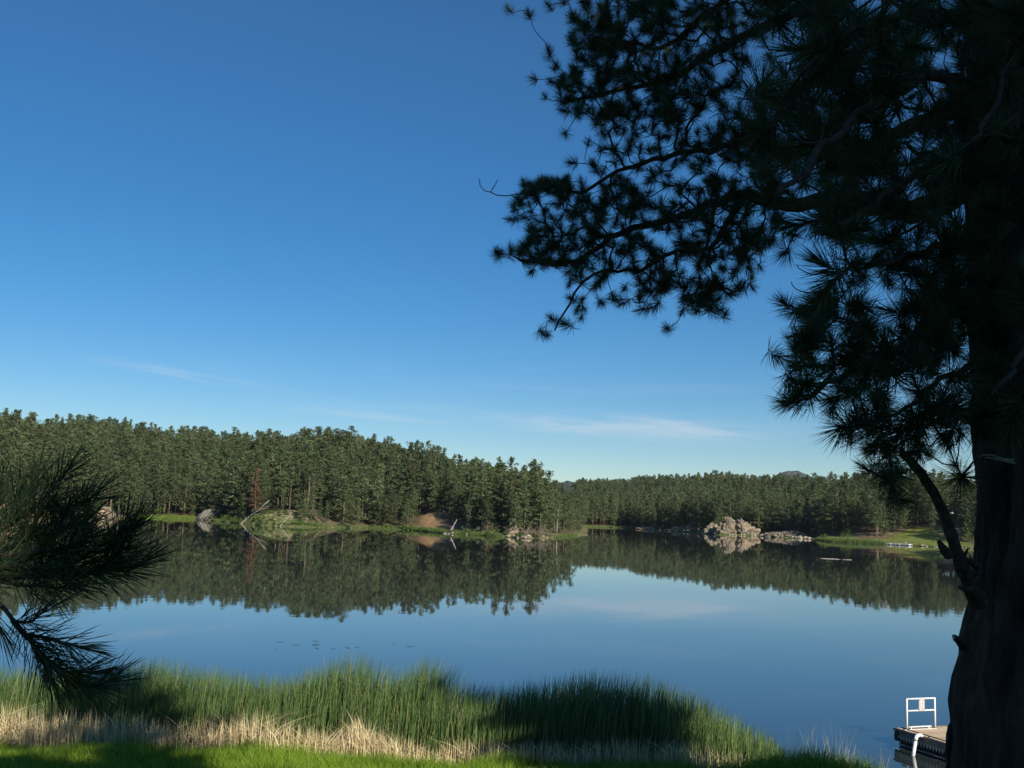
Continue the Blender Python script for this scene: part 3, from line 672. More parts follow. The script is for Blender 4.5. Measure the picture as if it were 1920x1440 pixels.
# shrubs and reeds on the far shores
def shrub(px, dd, near, wdt, hgt, label, m=m_shrub, seed=1):
    p = shore_pt(px, dd, near); r = np.random.default_rng(seed)
    n = 34
    d = r.normal(size=(n, 3)); d /= np.linalg.norm(d, axis=1)[:, None]; d[:, 2] = np.abs(d[:, 2]); c = d * np.array([wdt / 2, wdt / 2, hgt * .85]) * r.uniform(.45, 1, (n, 1)) ** .7 + np.array([0, 0, .1])
    V, T, ti = clumps(c, np.full(n, hgt * .2 + .12), 16, .26, flat=.9, r=r)
    o = empty('shrub', tuple(p), 0, label, 'shrub')
    link('foliage', np_mesh('foliage', V, T, tint=ti, mats=[m]), o)
    mb = MB()
    for k in range(5):
        mb.tube([(0, 0, -.2), tuple(c[k] * .5), tuple(c[k] * .9)], [.06, .04, .015], sides=4)
    link('stem', mb.mesh('stem', [m_trunk]), o)
shrub(303, 9, True, 7, 5.2, 'bright lime shrub beside the two bare-stemmed pines', seed=2)
shrub(322, 5, True, 5, 1.8, 'low lime shrub on the grassy bank', seed=3)
shrub(427, 3, True, 7, 2.6, 'bright green shrub right of the tilted slab', seed=4)
shrub(445, 3, True, 5, 2.0, 'second bright green shrub from the tilted slab', seed=5)
shrub(1588, 12, False, 6, 5.5, 'yellow-green shrub behind the far reeds', seed=6)
shrub(1821, 18, False, 5, 8, 'yellow-green young tree beside the near trunk\'s edge across the lake', seed=7)
shrub(598, 2, True, 6, 1.8, 'low olive shrub at the water right of the mound', m_reedfar, seed=8)
shrub(880, 2.0, True, 6, 1.6, 'low green shrub between the leaning snag and thick trunk', m_reedfar, seed=9)
shrub(925, 2.0, True, 5, 2.2, 'dark green shrub right of the thick brown trunk', m_reedfar, seed=10)
shrub(208, 9, True, 5, 4.5, 'olive shrub on the grey rock heap', m_reedfar, seed=11)
shrub(1546, 3, False, 5, 3.0, 'olive shrub at the left end of the far lawn', m_reedfar, seed=12)


SHM = []
for i in range(4):
    r = np.random.default_rng(60 + i); d = r.normal(size=(18, 3)); d /= np.linalg.norm(d, axis=1)[:, None]; d[:, 2] = np.abs(d[:, 2])
    V, T, ti = clumps(d * np.array([.8, .8, .75]) * r.uniform(.4, 1, (18, 1)), np.full(18, .34), 16, .26, flat=.9, r=r)
    SHM.append(V); SHM[i] = (np_mesh('foliage', V, T, tint=ti, mats=[m_reedfar]), np_mesh('foliage', V, T, tint=ti, mats=[m_pine]))
r = np.random.default_rng(66)
for i in range(110):
    fm = i < 62; px = r.uniform(480, 590) if fm else r.uniform(395, 1078); dd = r.uniform(1, 17) if fm else r.uniform(.4, 3.5)
    p = shore_pt(px, dd, True); sc = r.uniform(.35, .95) if fm else r.uniform(.7, 1.9)
    seg_ = ['between the slab and the mound', 'on the rocky mound', 'below the dense slope', 'below the orange bank', 'between white snag and brush pile', 'along the point beyond the brush pile'][int(np.searchsorted([478, 592, 775, 845, 975], px))]
    o = link('low_shrub', SHM[i % 4][0 if r.random() < .6 else 1], None, tuple(p), r.uniform(0, 6), (sc * 1.2, sc * 1.2, sc))
    tag(o, ('olive' if o.data.materials[0] == m_reedfar else 'dark green') + ' low shrub ' + seg_, 'shrub', 'low shrubs along the near wood shore')

def blades(base, H, lean, wid_, r, seg=3, curl=.3, az=None):
    """leaf blades: tapering strips that bend over"""
    n = len(base); a = r.uniform(0, 6.283, n) if az is None else az
    ld = np.stack([np.cos(a), np.sin(a), 0 * a], 1); fa = r.uniform(0, 6.283, n)
    sd = np.stack([np.cos(fa), np.sin(fa), 0 * fa], 1)
    k = np.linspace(0, 1, seg + 1)
    V = np.zeros((n, 2 * seg + 1, 3))
    for j, u in enumerate(k):
        c = base + np.stack([0 * a, 0 * a, H * u * (1 - .18 * curl * u * u)], 1) + ld * (lean * H * u ** 1.8)[:, None]
        if j == seg: V[:, 2 * seg] = c
        else:
            w_ = (wid_ * (1 - .55 * u))[:, None] * sd * .5
            V[:, 2 * j] = c - w_; V[:, 2 * j + 1] = c + w_
    off = (np.arange(n) * (2 * seg + 1))[:, None]
    Q = [off + np.array([2 * j, 2 * j + 1, 2 * j + 3, 2 * j + 2]) for j in range(seg - 1)]
    T = off + np.array([2 * seg - 2, 2 * seg - 1, 2 * seg])
    return V.reshape(-1, 3), (np.concatenate(Q) if Q else np.zeros((0, 4), int)), T, np.repeat(np.arange(n), 2 * seg + 1)
def blade_obj(name, parts, m, label, cat, parent=None):
    V = []; Qs = []; Ts = []; ti = []; off = 0
    for (v, q, t_, ids, tint) in parts:
        V.append(v); Ts.append(t_ + off); ti.append(tint[ids]); off += len(v)
        if len(q): Qs.append(q + off - len(v))
    Fs = ([np.concatenate(Qs)] if Qs else []) + [np.concatenate(Ts)]
    return tag(link(name, np_mesh(name, np.concatenate(V), Fs, tint=np.concatenate(ti), mats=[m]), parent), label, cat, kind='stuff')
def far_reeds(name, px0_, px1_, near, n, h, d0, d1, label, m=m_reedfar, seed=1):
    r = np.random.default_rng(seed); px = r.uniform(px0_, px1_, n); dd = r.uniform(d0, d1, n)
    tq = np.interp(px, [0, 1920], [pxt(0), pxt(1920)]); Y = (shore_near(tq) if near else shore_far(tq)) + dd; X = tq * Y
    Z = np.maximum(ground(X, Y), -.1)
    e = np.sin(np.pi * (px - px0_) / (px1_ - px0_)) ** .4
    v, q, t_, ids = blades(np.stack([X, Y, Z], 1), h * r.uniform(.5, 1.1, n) * (.4 + .6 * e), r.uniform(0, .35, n), np.full(n, .09), r, seg=2)
    blade_obj(name, [(v, q, t_, ids, r.uniform(0, 1, n))], m, label, 'reeds')
far_reeds('far_reeds', 1530, 1662, False, 5000, 1.9, -1.5, 5, 'green reed bed along the far shore left of the pontoon', seed=3)
far_reeds('far_reeds', 280, 372, True, 2500, .8, -1, 4, 'bright lime reeds edging the left bay', m_shrub, seed=4)
far_reeds('far_reeds', 772, 842, True, 2600, 1.5, -1.5, 3, 'dark green reeds below the orange bank', seed=5)
far_reeds('far_reeds', 1040, 1085, True, 1500, .8, -1, 2, 'yellow-green grass fringing the wooded point', seed=6)
far_reeds('far_reeds', 600, 770, True, 3000, .7, -.8, 2, 'olive sedge fringe below the dense slope', seed=7)
far_reeds('far_reeds', 405, 600, True, 3500, .7, -.6, 6, 'olive grass on the shore of the rocky mound', seed=8)
far_reeds('far_reeds', 1090, 1190, False, 2500, 1.0, -1, 8, 'yellow-green sedge at the head of the far bay', seed=9)
far_reeds('far_reeds', 1706, 1830, False, 2000, .6, -.5, 2, 'low green sedge along the lawn shore', seed=10)
far_reeds('far_reeds', 850, 945, True, 2000, .9, -.8, 3, 'green sedge between the leaning snag and brush pile', seed=11)

# gravel path on the far lawn
pp = [(1655, 1013), (1668, 1010), (1685, 1007), (1705, 1006), (1725, 1007), (1745, 1010), (1770, 1014), (1800, 1018), (1850, 1024)]
pts = []
for px, py in pp:
    for _ in range(1):
        z = 1.0
        for k in range(12):
            q = Pz(px, py, z); z = float(ground(q[0], q[1])) + .06
    pts.append(Pz(px, py, z))
pts = np.array(pts); sfine = np.linspace(0, len(pts) - 1, 60); pf = np.stack([np.interp(sfine, np.arange(len(pts)), pts[:, k]) for k in range(3)], 1)
dv = np.gradient(pf, axis=0); nn_ = np.stack([-dv[:, 1], dv[:, 0], 0 * dv[:, 0]], 1); nn_ /= np.linalg.norm(nn_, axis=1)[:, None]
VV = []; 
for k in (-1.6, -.8, 0, .8, 1.6):
    e = pf + nn_ * k; e[:, 2] = ground(e[:, 0], e[:, 1]) + .22; VV.append(e)
VV = np.stack(VV, 1); I = np.arange(60 * 5).reshape(60, 5)
Fm = np.stack([I[:-1, :-1], I[:-1, 1:], I[1:, 1:], I[1:, :-1]], -1).reshape(-1, 4)
tag(link('gravel_path', np_mesh('gravel_path', VV.reshape(-1, 3), Fm, mats=[m_path])), kind='structure')

# far pontoon dock
p0 = shore_pt(1664, -3.0, False); p1 = shore_pt(1706, -3.0, False)
dvec = p1 - p0; L = np.linalg.norm(dvec[:2]); ang = math.atan2(dvec[1], dvec[0])
o = empty('pontoon_dock', (p0[0], p0[1], 0), ang, 'pale sectional pontoon dock on the far shore by the lawn', 'dock')
for i in range(5):
    mb = MB(); mb.box((L * (i + .5) / 5, (i % 2) * .5, .42), (L / 5 * .95, 2.2, .5)); bevel(link('pontoon_section', mb.mesh('pontoon_section', [m_pont]), o), .04)
for i in (0, 2, 4):
    mb = MB(); mb.box((L * (i + .5) / 5, .2, .12), (L / 5 * .7, 1.8, .25)); link('float_drum', mb.mesh('float_drum', [m_float]), o)
mb = MB(); mb.tube([(L * .78, .6, .6), (L * .78, .6, 1.5)], .07, 6); link('mooring_post', mb.mesh('mooring_post', [m_white]), o)
mb = MB(); mb.box((.5, 3.2, .55), (1.3, 5, .12)); link('gangway', mb.mesh('gangway', [m_pont]), o)
# small shelter at the shore, mostly behind the near trunk
pc = shore_pt(1828, 1.5, False); o = empty('shore_kiosk', (pc[0], pc[1], max(pc[2], .1)), 0, 'small dark-roofed kiosk on posts right by the near trunk, across the lake', 'kiosk')
for sx in (-.7, .7):
    for sy in (-.5, .5):
        mb = MB(); mb.tube([(sx, sy, -.3), (sx, sy, 2.2)], .08, 6); link('post', mb.mesh('post', [m_boulder]), o)
mb = MB(); mb.box((0, 0, 2.32), (2.1, 1.6, .2), taper=.6); link('roof', mb.mesh('roof', [m_curb]), o)
mb = MB(); mb.box((0, .1, 1.4), (1.2, .08, .9)); link('notice_board', mb.mesh('notice_board', [m_curb]), o)
boulders(1800, 1830, 8, False, 'cream boulder below the kiosk by the near trunk', 'boulders below the kiosk', .3, .7, -.8, 1, 12)

# ---------------------------------------------------------------- near dock
dk = Pz(1677, 1367, .5); ex = np.array([.94, .33, 0]); ex /= np.linalg.norm(ex); ey = np.array([ex[1], -ex[0], 0])   # ex along the end edge, ey towards the shore
RM = np.stack([ex, ey, [0, 0, 1]], 1)
o = empty('boat_dock', (dk[0], dk[1], 0), math.atan2(ex[1], ex[0]), 'wooden floating dock with black corrugated side at the lower right', 'dock')
DW, DL = 2.3, 9.0
def LB(c): return (c[0], -c[1], c[2])     # local: x along the end, y positive towards the shore
n = 62; pw = DL / n
pmeshes = []
for k in range(4):
    mb = MB(); mb.box((0, 0, 0), (DW - .16, pw - .012, .04)); pmeshes.append(mb.mesh('plank', [m_plank]))
for i in range(n):
    pl = link('plank', pmeshes[i % 4], o, LB((DW / 2 + rng.uniform(-.01, .01), (i + .5) * pw, .48 + rng.uniform(-.003, .003))))
for nm, c, sz, m in (('side_curb', (.035, DL / 2, .50), (.07, DL, .09), m_curb), ('side_curb', (DW - .035, DL / 2, .50), (.07, DL, .09), m_curb), ('end_curb', (DW / 2, -.035, .49), (DW, .07, .08), m_curb),
                     ('side_stringer', (.03, DL / 2, .395), (.05, DL, .10), m_curb), ('end_stringer', (DW / 2, .02, .39), (DW - .12, .05, .12), m_curb), ('float_hull', (DW / 2, DL / 2, .12), (DW - .24, DL - .2, .40), m_float)):
    mb = MB(); mb.box(LB(c), sz); bevel(link(nm, mb.mesh(nm, [m]), o), .008)
# rub rail: pipe along the side on brackets
mb = MB(); mb.tube([LB((.06, .25, .60)), LB((.06, DL, .60))], .018, 6); link('side_rail', mb.mesh('side_rail', [m_float]), o)
for i in range(8):
    mb = MB(); mb.box(LB((.06, .4 + i * 1.15, .565)), (.04, .05, .07)); link('rail_bracket', mb.mesh('rail_bracket', [m_strap]), o)
# corrugations: toothed fender strip hanging below the stringer
tm = None
nt_ = 66
for i in range(nt_):
    if tm is None:
        mb = MB(); w2 = DL / nt_ / 2 * .98
        v = [(-.03, -w2, .0), (-.03, w2, .0), (-.03, 0, -.17), (.03, -w2, .0), (.03, w2, .0), (.03, 0, -.17)]
        mb.raw(v, Q=[(0, 3, 4, 1), (1, 4, 5, 2), (2, 5, 3, 0)], T=[(0, 1, 2), (3, 5, 4)]); tm = mb.mesh('fender_tooth', [m_strap])
    link('fender_tooth', tm, o, LB((.0, (i + .5) * DL / nt_, .345)))
for i in range(10):
    mb = MB(); mb.tube([LB((.12, .1 + i * .9 + .4, .02)), LB((.12, .1 + i * .9 + .85, .02))], .13, 10); link('float_drum', mb.mesh('float_drum', [m_float]), o)
mb = MB(); mb.box(LB((.02, DL / 2, .06)), (.03, DL - .4, .05)); link('waterline_strip', mb.mesh('waterline_strip', [m_strap]), o)
mb = MB(); mb.box(LB((0.01, .12, .3)), (.1, .2, .3)); bevel(link('corner_block', mb.mesh('corner_block', [m_float]), o), .02)
# white pipe railing at the end
def inv(px, py, yl):               # local x,z on the plane y=yl of the dock seen at a pixel
    d = ray(px, py); oo = dk.copy(); oo[2] = 0
    n_ = ey; tt = ((oo + ey * yl - CAM) @ n_) / (d @ n_); q = CAM + d * tt - oo
    return q @ ex, q[2]
rl = tag(empty('dock_railing', (dk[0], dk[1], 0), math.atan2(ex[1], ex[0])), 'white painted pipe railing with grey sign at the end of the dock', 'railing')
yl = .1
xa_, zt_ = inv(1700, 1309, yl); xb_, zt2 = inv(1752.5, 1310.5, yl); zm_ = inv(1725, 1332, yl)[1]
zt_ = (zt_ + zt2) / 2
for nm, a, c in (('post', (xa_, yl, .5), (xa_, yl, zt_ - .001)), ('post', (xb_, yl, .5), (xb_, yl, zt_ - .001)), ('top_rail', (xa_ - .02, yl, zt_), (xb_ + .02, yl, zt_)), ('middle_rail', (xa_, yl + .003, zm_), (xb_, yl + .003, zm_))):
    mb = MB(); mb.tube([LB(a), LB(c)], .031 if nm == 'post' else .028, 10); link(nm, mb.mesh(nm, [m_white], smooth=True), rl)
for xx in (xa_, xb_):
    mb = MB(); mb.box(LB((xx, yl, .506)), (.14, .12, .012)); link('post_flange', mb.mesh('post_flange', [m_strap]), rl)
for xx, zz_ in ((-.1, .02), (.1, .02), (-.1, -.02), (.1, -.02)):
    mb = MB(); mb.tube([LB(((xa_ + xb_) / 2 + xx, yl + .05, (zt_ if zz_ < 0 else zm_) + zz_ * 2)), LB(((xa_ + xb_) / 2 + xx, yl + .062, (zt_ if zz_ < 0 else zm_) + zz_ * 2))], .012, 6); link('bolt', mb.mesh('bolt', [m_strap]), rl)
mb = MB(); mb.box(LB(((xa_ + xb_) / 2, yl + .04, (zm_ + zt_) / 2)), (.24, .012, zt_ - zm_ + .03)); link('sign_panel', mb.mesh('sign_panel', [m_sign]), rl)
bp_ = tag(empty('tie_up_bar', (dk[0], dk[1], 0), math.atan2(ex[1], ex[0])), 'low white tie-up bar on the deck edge under the railing', 'bar')
x0c, x1c = inv(1704, 1362, .16)[0], inv(1746, 1363, .16)[0]
mb = MB(); mb.tube([LB((x0c, .16, .58)), LB((x1c, .16, .58))], .024, 8); link('bar', mb.mesh('bar', [m_white], smooth=True), bp_)
for xx in (x0c + .1, x1c - .1):
    mb = MB(); mb.tube([LB((xx, .16, .5)), LB((xx, .16, .57))], .018, 8); link('foot', mb.mesh('foot', [m_white]), bp_)
mb = MB(); mb.box(LB((x0c + .4, .2, .508)), (x1c - x0c + .5, .05, .012)); link('foot_plate', mb.mesh('foot_plate', [m_white]), bp_)
# bent white pipe over the side
d = Pz(1724, 1382, .55); e = P(1711, 1425, d[1] - .15)
pth = [P(1729, 1381, d[1] + .25), P(1727, 1378.5, d[1] + .12), P(1722, 1378.5, d[1] + .0), P(1718, 1382, d[1] - .08), P(1716.5, 1390, d[1] - .12), P(1711, 1424, d[1] - .2)]
mb = MB(); fine = []
for k in range(5): fine += [pth[k], (pth[k] + pth[k + 1]) / 2]
fine.append(pth[5]); mb.tube(fine, .058, 14)
pb = tag(link('bent_pipe', mb.mesh('bent_pipe', [m_pvc], smooth=True)), 'fat white plastic pipe elbow hooked over the dock side', 'pipe')
mb = MB(); mb.tube([pth[3] * .4 + pth[4] * .6, pth[4]], .067, 14); c_ = link('pipe_collar', mb.mesh('pipe_collar', [m_strap], smooth=True), pb)

# ---------------------------------------------------------------- near bank: grass, dry stalks, cattails
r = np.random.default_rng(21)
def pxX(px, Y): return P(px, 1400, Y)[0]
topprof = [(-80, 1238), (0, 1240), (100, 1245), (200, 1238), (270, 1225), (350, 1240), (430, 1252), (520, 1262), (570, 1245), (610, 1228), (650, 1215), (690, 1228), (730, 1255), (755, 1235), (780, 1218), (815, 1232), (850, 1265), (900, 1278), (960, 1275), (1000, 1268), (1060, 1258), (1120, 1250), (1180, 1256), (1240, 1272), (1300, 1295), (1330, 1312), (1380, 1338), (1430, 1362), (1470, 1400), (1500, 1430)]
def top_z(px, Y): return np.array([P(a, np.interp(a, [p for p, _ in topprof], [v for _, v in topprof]), b_)[2] for a, b_ in zip(px, Y)])
n = 26000
px = r.uniform(-60, 1480, n); Y = r.uniform(30.5, 34.3, n)
keep = r.random(n) < np.interp(px, [1300, 1345, 1480], [1, .75, .16]); px, Y = px[keep], Y[keep]; n = len(px)
X = np.array([P(a, 1380, b_)[0] for a, b_ in zip(px, Y)])
cl_ = .5 + .5 * fbm(X, Y, 1.1, 2)
zt = top_z(px, Y); H = (zt + .2) * np.clip(r.normal(.76, .16, n) + .08 * cl_, .3, 1.08)
H = np.where(Y < 31.2, H * .75, H)
par = [(*blades(np.stack([X, Y, np.full(n, -.2)], 1), H, np.abs(r.normal(.06, .08, n)), np.full(n, .025), r, seg=4, az=np.where(r.random(n) < .6, r.normal(0, .6, n), r.uniform(0, 6.28, n))), np.where(r.random(n) < .10, r.uniform(.85, 1, n), np.clip(r.beta(2, 3, n) * .8 + .25 * (cl_ - .5), 0, .84)))]
# arching blades and tall thin tips that stand above the rest
n2 = 1500; k = r.integers(0, n, n2)
par.append((*blades(np.stack([X[k] + r.normal(0, .05, n2), Y[k], np.full(n2, -.2)], 1), (zt[k] + .2) * r.uniform(.98, 1.13, n2), r.uniform(.08, .3, n2), np.full(n2, .016), r, seg=5, curl=.6, az=r.normal(0, .5, n2)), r.uniform(0, .7, n2)))
blade_obj('cattail_reeds', par, m_cat, 'tall green cattail reeds along the near shore', 'reeds')
n = 9000
px = r.uniform(-40, 1440, n); Y = r.uniform(29.1, 30.9, n); X = np.array([P(a, 1400, b_)[0] for a, b_ in zip(px, Y)])
dprof = [(-40, 1.35), (60, 1.4), (125, 1.35), (200, 1.2), (330, 1.0), (400, 1.2), (480, 1.4), (560, 1.15), (625, 1.0), (665, 1.45), (705, 1.05), (800, .85), (880, 1.0), (960, .75), (1100, .95), (1300, 1.05), (1440, .6)]
DH = np.interp(px, [p for p, _ in dprof], [v for _, v in dprof])
par = []
keep = r.random(n) < np.interp(px, [300, 360, 400, 720, 780, 860, 1300, 1440], [1, .55, 1, .9, .55, .9, .7, .35]) * (.55 + .45 * np.clip(fbm(X, Y, 2.3, 2) + .6, 0, 1))
X, Y, DH, px = X[keep], Y[keep], DH[keep], px[keep]; n = len(X)
nv = int(n * .84)
par.append((*blades(np.stack([X[:nv], Y[:nv], ground(X[:nv], Y[:nv]) - .05], 1), DH[:nv] * r.uniform(.35, 1.15, nv), np.abs(r.normal(0, .14, nv)), np.full(nv, .03), r, seg=2), r.uniform(.2, 1, nv)))
m2 = n - nv
par.append((*blades(np.stack([X[nv:], Y[nv:], ground(X[nv:], Y[nv:]) + r.uniform(0, .5, m2) * DH[nv:]], 1), DH[nv:] * r.uniform(.3, .6, m2), r.uniform(.8, 2.4, m2), np.full(m2, .026), r, seg=3, az=np.where(r.random(m2) < .5, 0, 3.14) + r.normal(0, .5, m2)), r.uniform(.1, 1, m2)))
# a leaning heap of stalks
n3 = 420; hx, hy = P(664, 1395, 29.7)[0], 29.75
a = r.uniform(-1, 1, n3); bx = hx + a * 1.3; bz = ground(bx, np.full(n3, hy)) 
par.append((*blades(np.stack([bx, hy + r.normal(0, .3, n3), bz + r.uniform(0, .35, n3)], 1), 1.2 * (1 - .55 * np.abs(a)) * r.uniform(.6, 1.05, n3), np.abs(a) * .8 + .1, np.full(n3, .028), r, seg=3, az=np.where(a > 0, 3.14, 0) + r.normal(0, .4, n3)), r.uniform(.4, 1, n3)))
blade_obj('dry_cattails', par, m_dry, 'pale dry broken cattail stalks in front of the green reeds', 'reeds')
n = 62000
Y = 22 + 7.6 * r.random(n) ** .75; px = r.uniform(-120, 1760, n); X = (px - 960) / F_PX * Y - .4
gz = ground(X, Y); keep = (gz > .02); X, Y, gz, px = X[keep], Y[keep], gz[keep], px[keep]; n = len(X)
hg = .38 + .10 * np.clip(fbm(X, Y, .9, 3), -1, 1.4) + .17 * sm((px - 1380) / 60) * (Y > 24) + .20 * np.exp(-((px - 610) / 70.) ** 2)
v = blades(np.stack([X, Y, gz - .02], 1), np.clip(hg, .1, .75) * r.uniform(.6, 1.35, n), r.uniform(.1, .8, n), np.full(n, .016), r, seg=2)
blade_obj('bank_grass', [(*v, np.clip(r.beta(2.5, 2.5, n) + .12 * fbm(X, Y, .5, 2), 0, 1))], m_grass, 'bright green lush grass along the bottom of the bank', 'grass')
n = 260
px = np.concatenate([r.normal(1575, 32, n // 2), r.uniform(1480, 1660, n - n // 2)]); Y = r.uniform(27.2, 29.0, n); X = np.array([P(a, 1400, b_)[0] for a, b_ in zip(px, Y)])
hz = np.maximum(.3, np.array([P(a, np.interp(a, [1480, 1540, 1575, 1600, 1650], [1385, 1378, 1368, 1380, 1392]), b_)[2] for a, b_ in zip(px, Y)])) * r.uniform(.5, 1.0, n)
v = blades(np.stack([X, Y, np.maximum(ground(X, Y), -.1)], 1), hz, r.uniform(.05, .3, n), np.full(n, .010), r, seg=4)
blade_obj('seeding_grass', [(*v, r.uniform(0, 1, n))], m_seed, 'thin pale seeding grass stems against the water at lower right', 'grass')

r = np.random.default_rng(31); V = []; T = []
for k in range(16):
    c = Pz(r.choice([540, 600, 650, 745, 590]) + r.normal() * 14, r.choice([1212, 1206, 1214]) + r.normal() * 2.5, .012); rx_, ry_ = r.uniform(.06, .26), r.uniform(.03, .07); n0 = len(V); V.append(c)
    for j in range(8): V.append(c + np.array([math.cos(j * .785) * rx_ * r.uniform(.7, 1.2), math.sin(j * .785) * ry_ * r.uniform(.7, 1.2), 0]))
    T += [(n0, n0 + 1 + j, n0 + 1 + (j + 1) % 8) for j in range(8)]
tag(link('floating_weed', np_mesh('floating_weed', np.array(V), np.array(T), tint=np.full(len(V), .3), mats=[m_reedfar])), 'small dark scraps of weed floating beyond the reeds', 'water weed', kind='stuff')
# ---------------------------------------------------------------- the big near pine on the right
def needle_tuft(seed, n=120, L=.148, spread=(.15, 1.35), axis_len=.09, w_=.0030, curve=.03):
    """needles round the last bit of a twig; the twig points along +Z and ends at the origin"""
    r = np.random.default_rng(seed)
    s0 = -axis_len * r.random(n) ** 1.2
    az = r.uniform(0, 6.283, n); pol = np.interp(-s0 / axis_len, [0, 1], [spread[0], spread[1]]) + r.normal(0, .22, n) + .25 * r.random(n)
    d = np.stack([np.sin(pol) * np.cos(az), np.sin(pol) * np.sin(az), np.cos(pol)], 1)
    LL = L * r.uniform(.7, 1.12, n)
    b0 = np.stack([0 * s0, 0 * s0, s0], 1) + d * .004
    side = np.cross(d, r.normal(size=(n, 3))); side /= np.linalg.norm(side, axis=1)[:, None]
    mid = b0 + d * (LL * .5)[:, None] + side * 0; tip = b0 + d * LL[:, None] + np.cross(side, d) * (curve * LL)[:, None]
    V = np.stack([b0 - side * w_ / 2, b0 + side * w_ / 2, mid + side * w_ / 2, mid - side * w_ / 2, tip], 1).reshape(-1, 3)
    o5 = (np.arange(n) * 5)[:, None]
    return V, o5 + np.array([0, 1, 2, 3]), o5 + np.array([3, 2, 4]), np.repeat(np.clip(r.beta(2, 3, n), 0, 1), 5)
TUFT = []
tl = bpy.data.collections.new('needle_tuft_kinds')
for i in range(8):
    V, Q, T, ti = needle_tuft(500 + i, n=[190, 160, 140, 210, 180, 150, 230, 120][i], axis_len=[.07, .1, .05, .13, .09, .06, .16, .04][i])
    me = np_mesh('needle_tuft', V, [Q, T], tint=ti, mats=[m_needle]); TUFT.append(me)
    ob = bpy.data.objects.new('tuft_kind_%02d' % i, me); tl.objects.link(ob)

TY_ = 5.6
edge = [(1802, -700), (1806, -300), (1809, 0), (1812, 200), (1813, 400), (1816, 600), (1822, 760), (1828, 860), (1831, 950), (1829, 1020), (1819, 1090), (1810, 1150), (1800, 1220), (1788, 1285), (1781, 1330), (1779, 1400), (1774, 1480), (1750, 1600)]
trad = np.interp([e[1] for e in edge], [-700, 0, 800, 1000, 1200, 1350, 1600], [.34, .38, .41, .43, .46, .52, .66])
ctr = np.array([P(e[0], e[1], TY_) for e in edge]); 
for i_ in range(len(ctr)):          # the visible edge of a round trunk is its tangent from the viewpoint
    fe = math.atan2(ctr[i_][0], TY_); fc = fe
    for _ in range(8): fc = fe + math.asin(trad[i_] * 1.02 * math.cos(fc) / TY_)
    ctr[i_][0] = math.tan(fc) * TY_
ctr = ctr[::-1]; trad = trad[::-1]
TOPC = ctr[-1].copy(); topz = np.array([[TOPC[0], TY_, TOPC[2] + a_] for a_ in (1.5, 3.0, 4.6)])
ctr = np.vstack([ctr, topz]); trad = np.concatenate([trad, [.27, .15, .04]])
PX_, PY_, PZ_ = float(ctr[0][0]), TY_, float(ground(ctr[0][0], TY_))
pine = empty('big_pine_tree', (PX_, PY_, PZ_), 0, 'huge dark foreground pine with black trunk filling the right edge', 'pine tree')
ORG = np.array([PX_, PY_, PZ_])
# trunk with plated, furrowed bark built as relief
zs = np.concatenate([np.arange(PZ_ - .4, 14, .045), np.arange(14, ctr[-1][2], .25)])
cz = ctr[:, 2]; NS = 150
cx = np.interp(zs, cz, ctr[:, 0]); rad_ = np.interp(zs, cz, trad)
th_ = np.linspace(0, 2 * np.pi, NS, endpoint=False)
TH_, Zg = np.meshgrid(th_, zs)
rel = np.zeros_like(TH_)
for i in range(Zg.shape[0]):
    zz_ = zs[i]
    for j in range(NS):
        a = th_[j]
        nv_ = mnoise.noise(Vector((math.cos(a) * 5.5, math.sin(a) * 5.5, zz_ * 1.1)))
        n2_ = mnoise.noise(Vector((math.cos(a) * 13, math.sin(a) * 13, zz_ * 3.2 + 9)))
        rel[i, j] = min(abs(nv_) * 3.2, 1) * .75 + .35 * min(abs(n2_) * 3, 1)
    if zz_ > 14: break
RR = rad_[:, None] * 1.0 + (rel - .7) * .060 * np.clip(rad_[:, None] / .3, 0, 1)
flare = 1 + .15 * np.exp(-(Zg - PZ_) / .35) * (1 + .5 * np.cos(TH_ * 4 + 1))
VX = cx[:, None] + RR * flare * np.cos(TH_); VY = TY_ + RR * flare * np.sin(TH_)
V = np.stack([VX, VY, Zg], -1).reshape(-1, 3) - ORG
I = np.arange(len(zs) * NS).reshape(len(zs), NS); J = np.roll(I, -1, 1)
Fm = np.stack([I[:-1], J[:-1], J[1:], I[1:]], -1).reshape(-1, 4)
link('trunk', np_mesh('trunk', V, Fm, mats=[m_bark], smooth=True), pine)

